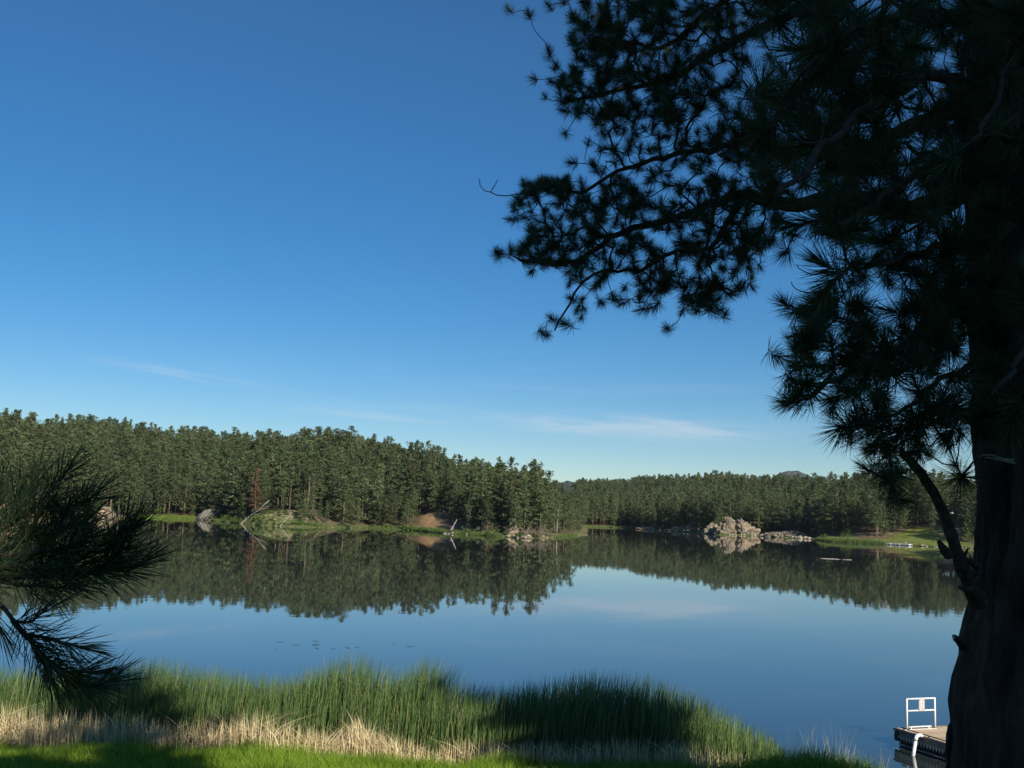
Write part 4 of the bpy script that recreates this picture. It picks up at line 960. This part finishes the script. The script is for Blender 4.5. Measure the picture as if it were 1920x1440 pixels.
def resample(pts, step=.11, jit=.012, r=None):
    pts = np.asarray(pts, float); n = len(pts)
    # smooth through a Catmull-Rom
    out_ = []
    for i in range(n - 1):
        p0_, p1_, p2_, p3_ = pts[max(i - 1, 0)], pts[i], pts[i + 1], pts[min(i + 2, n - 1)]
        k = max(2, int(np.linalg.norm(p2_ - p1_) / step))
        for j in range(k):
            u = j / k
            out_.append(.5 * ((2 * p1_) + (-p0_ + p2_) * u + (2 * p0_ - 5 * p1_ + 4 * p2_ - p3_) * u * u + (-p0_ + 3 * p1_ - 3 * p2_ + p3_) * u ** 3))
    out_.append(pts[-1]); out_ = np.array(out_)
    if r is not None: out_[1:-1] += r.normal(size=out_[1:-1].shape) * jit
    return out_
class Skeleton:
    def __init__(s): s.p = []; s.par = []; s.limb = []; s.minr = []
    def add_limb(s, pts, r0__, r1__, limb, r, parent=-1):
        q = resample(pts, r=r); last = parent
        for i, c in enumerate(q):
            s.p.append(c); s.par.append(last); s.limb.append(limb); s.minr.append(r0__ + (r1__ - r0__) * (i / (len(q) - 1)) ** .8); last = len(s.p) - 1
        return last
    def grow(s, attr, r, droop=.0, step=.13, maxd=3.5):
        tips = []
        A = np.array(attr); done = np.zeros(len(A), bool)
        base = np.array(s.p)
        d0 = np.min(np.linalg.norm(A[:, None, :] - base[None], axis=2), axis=1)
        for k in np.argsort(d0):
            Pn = np.array(s.p); dd = np.linalg.norm(Pn - A[k], axis=1)
            # twigs leave from nodes nearer to the trunk than their tip
            pen = .5 * np.maximum(0, (A[k][0] - Pn[:, 0]) * -1 + .0)
            cost = dd + .35 * np.maximum(0, Pn[:, 0] * -1 + A[k][0] + .05) + r.random(len(dd)) * .03
            j = int(np.argmin(cost)); d = dd[j]
            if d < .03: tips.append((j, None)); continue
            pj = s.par[j]; pdir = (Pn[j] - Pn[pj]) if pj >= 0 else (A[k] - Pn[j]); pdir = pdir / (np.linalg.norm(pdir) + 1e-6)
            n = max(2, int(d / step) + 1)
            a, b_ = Pn[j], A[k]
            c1 = a + pdir * d * .3 + np.array([0, 0, -.05 * d]); c2 = b_ + (a - b_) * .3 + np.array([0, 0, -.16 * d])
            last = j
            for i in range(1, n + 1):
                u = i / n
                q = a * (1 - u) ** 3 + 3 * c1 * u * (1 - u) ** 2 + 3 * c2 * u * u * (1 - u) + b_ * u ** 3
                if i < n: q = q + r.normal(size=3) * .012
                s.p.append(q); s.par.append(last); s.limb.append(s.limb[j]); s.minr.append(0.0); last = len(s.p) - 1
            tips.append((last, k))
        return tips
    def build(s, parent, org, tipr=.0042, power=.42, maxr=.05, mats=None, name='branch'):
        n = len(s.p); cntc = np.zeros(n); kids = [[] for _ in range(n)]
        for i in range(n - 1, -1, -1):
            if s.par[i] >= 0: kids[s.par[i]].append(i)
        for i in range(n - 1, -1, -1):
            if not kids[i]: cntc[i] += 1
            if s.par[i] >= 0: cntc[s.par[i]] += cntc[i]
        rad = np.maximum(np.minimum(tipr * cntc ** power, maxr), np.array(s.minr))
        by = {}
        started = set()
        for i in range(n):
            if i in started: continue
            chain = [i] if s.par[i] < 0 else [s.par[i], i]
            started.add(i); cur = i
            while True:
                nx = [k for k in kids[cur] if k not in started]
                if not nx: break
                nx = max(nx, key=lambda k: rad[k]); chain.append(nx); started.add(nx); cur = nx
            if len(chain) < 2: continue
            rr = rad[chain].copy(); rr[0] = min(rr[0], rr[1] * 1.25) if s.par[i] >= 0 else rr[0]
            mb = by.setdefault(s.limb[i], MB())
            mb.tube(np.array(s.p)[chain] - org, rr, sides=8 if rr.max() > .03 else (5 if rr.max() > .009 else 3), rough=.06 if rr.max() > .02 else 0, cap=True)
        for k, mb in sorted(by.items()):
            link(name, mb.mesh(name, [mats], smooth=True), parent)
        return rad

sk = Skeleton(); rb = np.random.default_rng(77)
def LP(*q): return [P(a, b_, c) for a, b_, c in q]
limbs = [
    (LP((1900, -330, 5.6), (1700, -60, 6.6), (1560, -20, 7.6), (1462, 38, 8.4), (1360, 85, 9.0), (1268, 141, 9.4), (1155, 170, 9.8), (1075, 190, 10)), .085, .018),
    (LP((1880, -200, 5.6), (1700, -150, 7), (1480, -60, 8.4), (1352, 5, 9.2), (1290, 56, 9.5), (1240, 90, 9.7), (1120, 70, 10)), .08, .016),
    (LP((1890, 330, 5.6), (1812, 352, 5.8), (1710, 395, 6.4), (1560, 372, 7.2), (1480, 385, 7.7), (1391, 366, 8.2), (1282, 406, 8.7), (1172, 432, 9.1), (1110, 475, 9.4), (1060, 493, 9.6), (976, 488, 9.8)), .095, .016),
    (LP((1880, 180, 5.6), (1700, 240, 6.6), (1560, 290, 7.6), (1400, 270, 8.4), (1270, 290, 8.9), (1160, 320, 9.2), (1090, 360, 9.4), (1040, 350, 9.5)), .065, .014),
    (LP((1391, 368, 8.2), (1375, 400, 8.25), (1330, 465, 8.4), (1270, 470, 8.6), (1200, 505, 8.8), (1112, 512, 9.0), (1065, 570, 9.1), (1040, 620, 9.2)), .03, .008),
    (LP((1345, 380, 8.42), (1335, 420, 8.4), (1325, 450, 8.4), (1312, 500, 8.4), (1310, 540, 8.4), (1340, 572, 8.4)), .022, .006),
    (LP((1890, 560, 5.6), (1818, 569, 5.5), (1774, 580, 5.3), (1740, 608, 5.1), (1690, 653, 4.8), (1605, 695, 4.5), (1548, 723, 4.3), (1510, 745, 4.2)), .05, .010),
    (LP((1785, 577, 5.35), (1745, 546, 5.2), (1715, 510, 5.0), (1650, 500, 4.7), (1600, 505, 4.5)), .022, .008),
    (LP((1880, 440, 5.6), (1802, 450, 5.2), (1750, 466, 4.9), (1703, 481, 4.6), (1660, 495, 4.4), (1605, 487, 4.2)), .035, .008),
    (LP((1870, 130, 5.6), (1812, 157, 5.2), (1750, 138, 4.8), (1690, 165, 4.5), (1622, 204, 4.2), (1560, 260, 3.9), (1500, 330, 3.7), (1460, 370, 3.6)), .045, .010),
    (LP((1880, 660, 5.6), (1800, 700, 5.2), (1765, 704, 5.0), (1700, 760, 4.7), (1661, 780, 4.6), (1600, 800, 4.5)), .026, .006),
    (LP((1880, 20, 5.6), (1760, 40, 5.0), (1680, 30, 4.6), (1600, 60, 4.3), (1530, 110, 4.1)), .04, .010),
    (LP((1890, 250, 5.6), (1800, 300, 5.0), (1720, 330, 4.6), (1640, 380, 4.2), (1580, 420, 4.0)), .035, .010),
    (LP((1890, 740, 5.5), (1850, 770, 5.0), (1800, 790, 4.7), (1740, 800, 4.5), (1690, 830, 4.5)), .03, .006),
    (LP((1920, -90, 5.2), (1900, 60, 4.4), (1870, 180, 4.1), (1840, 250, 3.9)), .03, .008),
    (LP((1960, 560, 5.2), (1930, 640, 4.5), (1890, 700, 4.2), (1860, 740, 4.1)), .03, .008),
]
for i, (pts, a, b_) in enumerate(limbs): sk.add_limb(pts, a, b_, i, rb)
# tips read from the crown's outline
tipsF = [(953, 17), (992, 28), (1029, 11), (1074, 34), (1071, 76), (1029, 96), (1003, 149), (1023, 183), (1054, 191), (1085, 205), (1121, 225), (1102, 270), (1074, 306), (1116, 312), (981, 343), (1029, 340), (964, 385), (957, 412), (975, 372),
         (932, 475), (976, 469), (997, 509), (994, 434), (1010, 470), (1079, 519), (1035, 597), (1026, 628), (1082, 581), (1091, 562), (1090, 595), (1126, 519), (1129, 569), (1151, 562), (1168, 569), (1204, 581), (1232, 572), (1251, 616), (1279, 584),
         (1313, 572), (1351, 581), (1341, 519), (1404, 503), (1407, 534), (1379, 419), (1416, 431), (1447, 450), (1425, 470), (1395, 480), (1390, 540), (1360, 590), (1290, 560), (1060, 250), (1045, 125), (1110, 110), (1080, 150), (1100, 50), (1130, 20)]
polyF = [(1060, 0), (1070, 110), (1015, 150), (1050, 195), (1125, 235), (1080, 300), (1060, 330), (990, 345), (965, 400), (1000, 430), (950, 472), (1010, 500), (1090, 545), (1120, 565), (1200, 575), (1370, 580), (1400, 530), (1440, 450), (1520, 430), (1560, 380), (1920, 380), (1920, -60), (1060, -60)]
polyR = [(1490, 350), (1560, 430), (1530, 500), (1570, 530), (1480, 570), (1500, 610), (1480, 650), (1480, 720), (1560, 760), (1640, 700), (1800, 700), (1830, 760), (1920, 800), (1920, -60), (1380, -60), (1440, 100), (1400, 250), (1440, 340)]
polyL = [(1570, 770), (1640, 735), (1700, 750), (1760, 700), (1830, 690), (1920, 700), (1920, 830), (1830, 830), (1760, 810), (1690, 870), (1640, 840), (1600, 800)]
def inside(poly, x, y):
    c = False; j = len(poly) - 1
    for i in range(len(poly)):
        xi, yi = poly[i]; xj, yj = poly[j]
        if (yi > y) != (yj > y) and x < (xj - xi) * (y - yi) / (yj - yi) + xi: c = not c
        j = i
    return c
def fill(poly, n, yfun, md, gap=0):
    xs = [p[0] for p in poly]; ys = [p[1] for p in poly]; out_ = []; tries = 0
    while len(out_) < n and tries < n * 60:
        tries += 1
        x = rb.uniform(min(xs), max(xs)); y = rb.uniform(min(ys), max(ys))
        if not inside(poly, x, y): continue
        if gap and mnoise.noise(Vector((x * .012, y * .012, 3.3 + gap))) < -.14: continue
        if any(abs(x - q[0]) < md and abs(y - q[1]) < md for q in out_[-60:]): continue
        out_.append((x, y, yfun(x, y)))
    return [P(*q) for q in out_]
depthF = lambda x, y: float(np.interp(x, [900, 1100, 1400, 1700, 1920], [9.9, 9.4, 8.3, 7.2, 6.6])) + rb.uniform(-.8, .8)
depthR = lambda x, y: float(np.interp(x, [1450, 1600, 1800, 1920], [4.3, 4.6, 5.0, 4.8])) + rb.uniform(-.45, .7)
att = [P(a, b_, depthF(a, b_)) for a, b_ in tipsF]
att += fill(polyF, 430, depthF, 15, 1)
att += [p for p in fill([(1075, 0), (1075, 110), (1030, 150), (1060, 190), (1130, 230), (1400, 200), (1400, 0)], 130, depthF, 12)]
att += [p for p in fill([(985, 350), (970, 400), (1010, 440), (960, 470), (1090, 520), (1130, 420), (1090, 340)], 60, depthF, 12)]
nF = len(att)
tipsR = [(1470, 569), (1490, 585), (1509, 653), (1495, 680), (1506, 723), (1490, 740), (1478, 754), (1577, 440), (1560, 420), (1590, 430), (1619, 518), (1600, 530), (1560, 768), (1605, 780), (1590, 735), (1656, 743), (1645, 760), (1720, 729), (1788, 774), (1858, 751),
         (1585, 735), (1734, 675), (1689, 695), (1577, 802), (1632, 845), (1620, 877), (1682, 885), (1660, 897), (1675, 915), (1722, 847), (1792, 872), (1805, 895), (1780, 837), (1800, 815), (1640, 800), (1700, 800), (1745, 790), (1560, 560), (1530, 600), (1473, 473), (1740, 850), (1850, 690), (1900, 730), (1880, 640)]
att += [P(a, b_, depthR(a, b_)) for a, b_ in tipsR]
att += fill(polyR, 215, depthR, 24, 2)
att += fill([(1380, -60), (1470, 120), (1420, 260), (1450, 400), (1580, 470), (1700, 440), (1920, 300), (1920, -60)], 170, lambda x, y: rb.uniform(3.9, 6.6), 20)
att += fill([(1500, 600), (1490, 730), (1560, 750), (1700, 680), (1840, 640), (1840, 560), (1600, 590)], 42, depthR, 24)
att += fill(polyL, 34, lambda x, y: rb.uniform(4.3, 5.2), 20)
att += fill([(985, 345), (965, 400), (1010, 440), (945, 475), (1090, 530), (1300, 560), (1400, 500), (1340, 400), (1130, 330)], 80, depthF, 12)
att += fill([(1075, 0), (1075, 110), (1010, 150), (1060, 200), (1130, 230), (1250, 230), (1300, 0)], 70, depthF, 12)
att += fill([(1420, 420), (1440, 500), (1350, 590), (1200, 575), (1100, 540), (1200, 470)], 40, depthF, 12)
att += fill([(1120, 190), (1400, 190), (1470, 380), (1300, 400), (1130, 400)], 100, depthF, 16)
att += fill([(1660, 420), (1835, 395), (1835, 560), (1690, 570)], 22, depthR, 18)
NB = len(att)
att += fill([(1100, 160), (1080, 330), (1000, 470), (1150, 540), (1400, 540), (1500, 380), (1900, 380), (1900, -40), (1200, -40)], 560, depthF, 8)

tips = sk.grow(att, rb)
sk.build(pine, ORG, mats=m_twig)
# bare twigs at the outline
mb = MB()
for q, rr in (([(1060, 350, 9.5), (1016, 356, 9.5), (947, 367, 9.5), (910, 358, 9.5), (901, 347, 9.5), (899, 336, 9.5)], .008), ([(920, 361, 9.5), (926, 350, 9.5), (933, 337, 9.5)], .006),
              ([(1600, 500, 4.4), (1563, 506, 4.4), (1530, 514, 4.4), (1505, 508, 4.4), (1494, 495, 4.4)], .004), ([(1590, 545, 4.4), (1537, 548, 4.4), (1510, 547, 4.4), (1490, 540, 4.4), (1484, 528, 4.4)], .004),
              ([(1765, 700, 4.8), (1720, 700, 4.8), (1690, 712, 4.8), (1661, 735, 4.8)], .005)):
    q2 = resample(LP(*q), .06, .003, rb); mb.tube(q2 - ORG, np.linspace(rr, rr * .5, len(q2)), sides=5)
link('bare_twig', mb.mesh('bare_twig', [m_twig]), pine)
# tufts
rows_ = []
for node, k in tips:
    p = np.array(sk.p[node]); q = np.array(sk.p[sk.par[node]]); d = p - q; d /= np.linalg.norm(d) + 1e-9
    d = d + np.array([0, 0, .35]) + rb.normal(size=3) * .22; d /= np.linalg.norm(d)
    if k is not None and k >= NB: continue
    rows_.append((p, d, (k or 0)))
    if rb.random() < .35:          # a second tuft a little back along the twig
        p2 = p - (p - q) / np.linalg.norm(p - q) * rb.uniform(.08, .2) + rb.normal(size=3) * .02; d2 = d * .5 + rb.normal(size=3) * .6; d2 /= np.linalg.norm(d2); rows_.append((p2, d2, (k or 0)))
TP = np.array([a for a, _, _ in rows_]); TD = np.array([b_ for _, b_, _ in rows_])
far_t = TP[:, 1] > 6.3
tsc = np.where(far_t, rb.uniform(.62, .88, len(TP)), np.where(rb.random(len(TP)) < .3, rb.uniform(.9, 1.2, len(TP)), rb.uniform(.5, .8, len(TP))))
eul = np.array([Vector(d).to_track_quat('Z', 'Y').to_euler()[:] for d in TD]); tk = rb.integers(0, 8, len(TP))
qx, qy, qz = project(TP)
vis = (qx > -20) & (qx < 1940) & (qy > -20) & (qy < 1440)
score = np.where(vis, tsc / qz, 0)
# those at the outline show whole, so they count first
outl = np.zeros(len(TP))
for (ax, ay) in tipsF + tipsR: outl = np.maximum(outl, (np.hypot(qx - ax, qy - ay) < 14))
score = score * (1 + 1.6 * outl)
so = np.argsort(-score); big, small = so[:296], so[296:]
for i in big:
    ob = link('needle_tuft', TUFT[tk[i]], pine, tuple(TP[i] - ORG)); ob.rotation_euler = eul[i]; ob.scale = (tsc[i],) * 3
st = scatter_gn('needle_tufts', TP[small] - ORG, tk[small], eul[small], np.repeat(tsc[small, None], 3, 1), tl, pine); st['kind'] = 'stuff'
print('TUFTS', len(TP), 'nodes', len(sk.p))
# broken limb standing off the trunk
mb = MB()
q = resample(LP((1835, 1128, 5.2), (1819, 1099, 5.1), (1807, 1069, 5.05), (1794, 1031, 5.0), (1781, 999, 5.0), (1770, 960, 5.0), (1749, 924, 5.0), (1725, 885, 5.0), (1705, 863, 5.0), (1694, 851, 5.0), (1688, 838, 5.0)), .04, .002, rb)
mb.tube(q - ORG, np.interp(np.linspace(0, 1, len(q)), [0, .12, .4, .75, .93, 1], [.05, .037, .028, .024, .018, .006]), sides=12, rough=.08)
for q, rr in (([(1781, 1042, 5), (1770, 1030, 4.98), (1760, 1014, 4.97)], (.026, .022, .010)), ([(1790, 1020, 5), (1789, 1004, 5), (1786, 986, 5)], (.022, .018, .008)), ([(1836, 1062, 5.1), (1822, 1057, 5.05), (1806, 1048, 5.02), (1798, 1040, 5)], (.022, .018, .018, .014)),
              ([(1806, 1044, 5.02), (1811, 1037, 5), (1815, 1028, 5)], (.010, .008, .004)), ([(1822, 1055, 5), (1820, 1048, 5), (1818, 1041, 5)], (.008, .006, .003)), ([(1822, 1106, 5), (1810, 1105, 5), (1797, 1101, 5)], (.018, .014, .008)),
              ([(1826, 1112, 5.05), (1830, 1085, 5.05), (1838, 1066, 5.1)], (.024, .02, .016)), ([(1802, 1080, 5), (1796, 1072, 5), (1791, 1066, 5)], (.014, .010, .004)), ([(1722, 880, 5), (1719, 872, 5), (1718, 865, 5)], (.012, .009, .005)), ([(1731, 892, 5), (1726, 884, 5), (1727, 878, 5)], (.010, .006, .003))):
    mb.tube(np.array(LP(*q)) - ORG, rr, sides=7, rough=.1)
link('broken_limb', mb.mesh('broken_limb', [m_twig]), pine)
mb = MB(); mb.tube(np.array(LP((1808, 1210, 5.35), (1800, 1203, 5.2), (1789, 1194, 5.1))) - ORG, (.03, .022, .012), sides=7, rough=.15); link('branch_stub', mb.mesh('branch_stub', [m_twig]), pine)
mb = MB(); mb.tube(np.array(LP((1789, 1194, 5.1), (1792, 1200, 5.15))) - ORG, (.01, .012), sides=5)
for k in range(5):
    q = resample(LP((1835 + 12 * k, 857 + k, 5.16), (1860 + 12 * k, 855 + 3 * k, 5.13), (1900, 862 + k * 2, 5.15)), .05, .008, rb); mb.tube(q - ORG, .004, sides=4)
link('dead_twigs', mb.mesh('dead_twigs', [m_dead]), pine)
# upper crown above the frame
tr, cr = pine_variant(900, h=12, base=.0, Rm=3.2, nb=60, shape=.6, per=26, size=.36)
uc = link('crown', np_mesh('crown', cr[0], cr[1], tint=cr[2], mats=[m_pine]), pine, (.1, 0, 12.9 - PZ_)); uc.scale = (1, .9, .42)

# ---------------------------------------------------------------- young pine just outside the left edge
LX, LY = -3.0, 3.2; LZ = float(ground(LX, LY)); LO = np.array([LX, LY, LZ])
yp = empty('young_pine_tree', (LX, LY, LZ), 0, 'long-needled dark pine branches reaching in from the left edge', 'pine tree')
mb = MB(); zz = np.linspace(-.3, 4.6, 14); mb.tube(np.stack([.05 * np.sin(zz), .04 * np.cos(zz), zz], 1), np.linspace(.11, .02, 14), sides=14, rough=.08); link('trunk', mb.mesh('trunk', [m_bark], smooth=True), yp)
rl_ = np.random.default_rng(5)
def shoot_needles(path, L, dens, back, mb_arrays, w_=.0023, spread=.75):
    """needles all along a shoot, laid forward and bending with their weight"""
    path = np.asarray(path); seg = np.linalg.norm(np.diff(path, axis=0), axis=1); cum = np.concatenate([[0], np.cumsum(seg)]); tot = cum[-1]
    n = int(dens * min(tot, back)); 
    if n < 4: return
    s_ = tot - min(tot, back) * rl_.random(n) ** 1.1
    p = np.stack([np.interp(s_, cum, path[:, k]) for k in range(3)], 1); q = np.stack([np.interp(np.maximum(s_ - .03, 0), cum, path[:, k]) for k in range(3)], 1); q2 = np.stack([np.interp(np.minimum(s_ + .03, tot), cum, path[:, k]) for k in range(3)], 1)
    ax = q2 - q; ax /= np.linalg.norm(ax, axis=1)[:, None] + 1e-9
    rnd = rl_.normal(size=(n, 3)); per = np.cross(ax, rnd); per /= np.linalg.norm(per, axis=1)[:, None]
    pol = np.interp(tot - s_, [0, .03, back], [.25, .55, spread]) + rl_.normal(0, .16, n)
    d = ax * np.cos(pol)[:, None] + per * np.sin(pol)[:, None]
    LL = L * rl_.uniform(.75, 1.1, n)
    sd = np.cross(d, rl_.normal(size=(n, 3))); sd /= np.linalg.norm(sd, axis=1)[:, None]
    V = np.zeros((n, 7, 3))
    for j, u in enumerate((0, .4, .75)):
        c = p + d * (LL * u)[:, None] + ax * (.05 * LL * u * u)[:, None] - np.array([0, 0, 1]) * (.03 * LL * u * u)[:, None]
        V[:, 2 * j] = c - sd * w_ / 2; V[:, 2 * j + 1] = c + sd * w_ / 2
    V[:, 6] = p + d * LL[:, None] + ax * (.05 * LL)[:, None] - np.array([0, 0, 1]) * (.03 * LL)[:, None]
    mb_arrays.append((V, np.repeat(np.clip(rl_.beta(2, 2.5, n), 0, 1), 7)))
def needles_obj(arrs, parent, org):
    V = np.concatenate([a.reshape(-1, 3) for a, _ in arrs]) - org; ti = np.concatenate([b_ for _, b_ in arrs]); n = len(V) // 7; o7 = (np.arange(n) * 7)[:, None]
    Q = np.concatenate([o7 + np.array([0, 1, 3, 2]), o7 + np.array([2, 3, 5, 4])]); T = o7 + np.array([4, 5, 6])
    link('needles', np_mesh('needles', V, [Q, T], tint=ti, mats=[m_needle]), parent)
L_NEEDLE = .115
sets = [
    ([(-700, 1150, 3.1), (-200, 1060, 3.0), (-40, 1015, 2.9), (25, 983, 2.85), (62, 950, 2.8), (88, 928, 2.78)], .012, [
        ([(62, 950, 2.8), (88, 928, 2.78), (108, 905, 2.76), (124, 884, 2.75)], 3), ([(30, 978, 2.85), (52, 935, 2.85), (70, 895, 2.85)], 3), ([(60, 952, 2.8), (110, 950, 2.75), (150, 942, 2.7), (178, 928, 2.68)], 3),
        ([(-20, 1005, 2.9), (-10, 960, 2.9), (0, 930, 2.9)], 3), ([(90, 930, 2.8), (120, 955, 2.7), (150, 975, 2.65)], 2), ([(-30, 1010, 2.9), (30, 1010, 2.8), (90, 1000, 2.7), (130, 985, 2.65)], 3), ([(-60, 1010, 3.2), (20, 960, 3.2), (35, 925, 3.2)], 3)]),
    ([(-700, 1130, 3.1), (-200, 1100, 2.9), (-50, 1088, 2.8), (20, 1082, 2.75), (100, 1080, 2.7), (165, 1072, 2.7), (222, 1070, 2.7), (250, 1065, 2.7), (268, 1058, 2.7)], .014, [
        ([(165, 1072, 2.7), (218, 1070, 2.7), (248, 1064, 2.7), (268, 1055, 2.7)], 4), ([(100, 1080, 2.7), (150, 1050, 2.7), (195, 1020, 2.7), (222, 1000, 2.7)], 4), ([(170, 1072, 2.7), (215, 1040, 2.7), (236, 1008, 2.7), (248, 990, 2.7)], 4),
        ([(60, 1080, 2.7), (95, 1055, 2.65), (130, 1030, 2.6), (160, 1010, 2.6)], 4), ([(20, 1082, 2.75), (50, 1050, 2.75), (80, 1022, 2.75)], 3), ([(200, 1070, 2.7), (234, 1052, 2.75), (258, 1035, 2.8)], 3), ([(-20, 1085, 2.7), (40, 1095, 2.65), (100, 1100, 2.6), (150, 1095, 2.6)], 3),
        ([(-50, 1088, 2.9), (-10, 1050, 2.9), (20, 1025, 2.9)], 3), ([(-60, 1090, 2.6), (20, 1060, 2.6), (70, 1065, 2.6)], 3), ([(-40, 1088, 2.8), (40, 1080, 2.75), (110, 1080, 2.7), (180, 1072, 2.7)], 5)]),
    ([(-600, 1160, 3.1), (-150, 1110, 3.0), (-20, 1122, 2.9), (22, 1163, 2.85), (47, 1192, 2.82), (83, 1235, 2.8), (119, 1262, 2.8)], .012, [
        ([(22, 1163, 2.85), (47, 1192, 2.82), (83, 1235, 2.8), (119, 1262, 2.8), (135, 1272, 2.8)], 5), ([(83, 1235, 2.8), (119, 1264, 2.8), (155, 1284, 2.8), (185, 1285, 2.8), (205, 1272, 2.8)], 4), ([(22, 1165, 2.85), (50, 1168, 2.8), (75, 1155, 2.8), (88, 1140, 2.8)], 3),
        ([(47, 1192, 2.82), (85, 1195, 2.8), (120, 1205, 2.8), (150, 1215, 2.8)], 3), ([(60, 1205, 2.8), (80, 1250, 2.8), (100, 1280, 2.8)], 3), ([(-20, 1122, 2.9), (-5, 1160, 2.9), (0, 1185, 2.9)], 3), ([(110, 1258, 2.8), (150, 1262, 2.8), (185, 1258, 2.8)], 3)]),
    ([(-600, 1120, 2.9), (-200, 1070, 2.8), (-60, 1050, 2.75), (30, 1040, 2.7), (110, 1030, 2.65), (170, 1015, 2.6)], .010, [([(a_, b2, 2.7), (a_ + 18, b2 - 28, 2.7), (a_ + 34, b2 - 58, 2.7), (a_ + 44, b2 - 82, 2.7)], 3) for a_, b2 in ((-20, 1050), (30, 1050), (75, 1050), (118, 1045), (190, 1072))] + [([(a_, b2, 2.8), (a_ + 35, b2 - 14, 2.8), (a_ + 66, b2 - 30, 2.8)], 3) for a_, b2 in ((60, 1082), (-60, 1100), (-30, 1000))]),
    ([(-700, 1000, 3.3), (-300, 960, 3.3), (-120, 950, 3.3)], .012, [([(-200, 960, 3.3), (-140, 940, 3.3), (-100, 930, 3.3)], 3)]),
]
for pts, r0__, shoots in sets:
    mb = MB(); q = resample(LP(*pts), .05, .003, rl_); mb.tube(q - LO, np.linspace(r0__, .004, len(q)), sides=8, rough=.08)
    arr = []
    for sp_, dn_ in shoots:
        q = resample(LP(*sp_), .03, .003, rl_); mb.tube(q - LO, np.linspace(.005, .0022, len(q)), sides=6)
        shoot_needles(q, L_NEEDLE, 215 * dn_, .22, arr)
    br = link('branch', mb.mesh('branch', [m_twig], smooth=True), yp)
    needles_obj(arr, br, LO)

# ---------------------------------------------------------------- thin air over the lake
m_haze = bpy.data.materials.new('thin_haze'); m_haze.use_nodes = True; t = m_haze.node_tree; t.nodes.clear()
ho = t.nodes.new('ShaderNodeOutputMaterial'); hv = t.nodes.new('ShaderNodeVolumePrincipled'); hv.inputs['Color'].default_value = (.78, .87, 1, 1); hv.inputs['Density'].default_value = 4e-5; hv.inputs['Anisotropy'].default_value = .3
t.links.new(hv.outputs[0], ho.inputs['Volume'])
mb = MB(); mb.box((0, 0, 0), (9000, 4560, 330))
tag(link('haze', mb.mesh('haze', [m_haze]), None, (0, 2100, 157)), 'thin pale air over the lake and hills', 'haze', kind='stuff')

# ---------------------------------------------------------------- pines behind the camera that shade the bank
SHD = [mk(950 + i, base=.1, Rm=3.4, nb=64, shape=.45, per=34, size=.46) for i in range(3)]
def shade_pine(x, y, h, k, wide=1.3):
    z = float(ground(x, y)); s = h / 16
    o = empty('pine_tree', (x, y, z), k * 2.1, 'pine shading the bank from behind the viewpoint' if k < 5 else 'broad pine on the bank right of the dock, outside the picture', 'pine tree', 'pines on the bank behind the viewpoint')
    o.scale = (s * wide, s * wide, s); link('trunk', SHD[k % 3][0], o); link('crown', SHD[k % 3][1], o)
for k, (x, y, h, wd_) in enumerate([(7.55, -8, 14.5, 1.2), (10.4, -8, 15, 1.3), (12.8, -9.5, 13.5, 1.2), (10.6, -13, 16, 1.3), (13.5, -14, 16, 1.3), (16.6, 5, 14.8, 1.35), (19.5, 3.6, 15, 1.25)]):
    shade_pine(x, y, h, k, wd_)
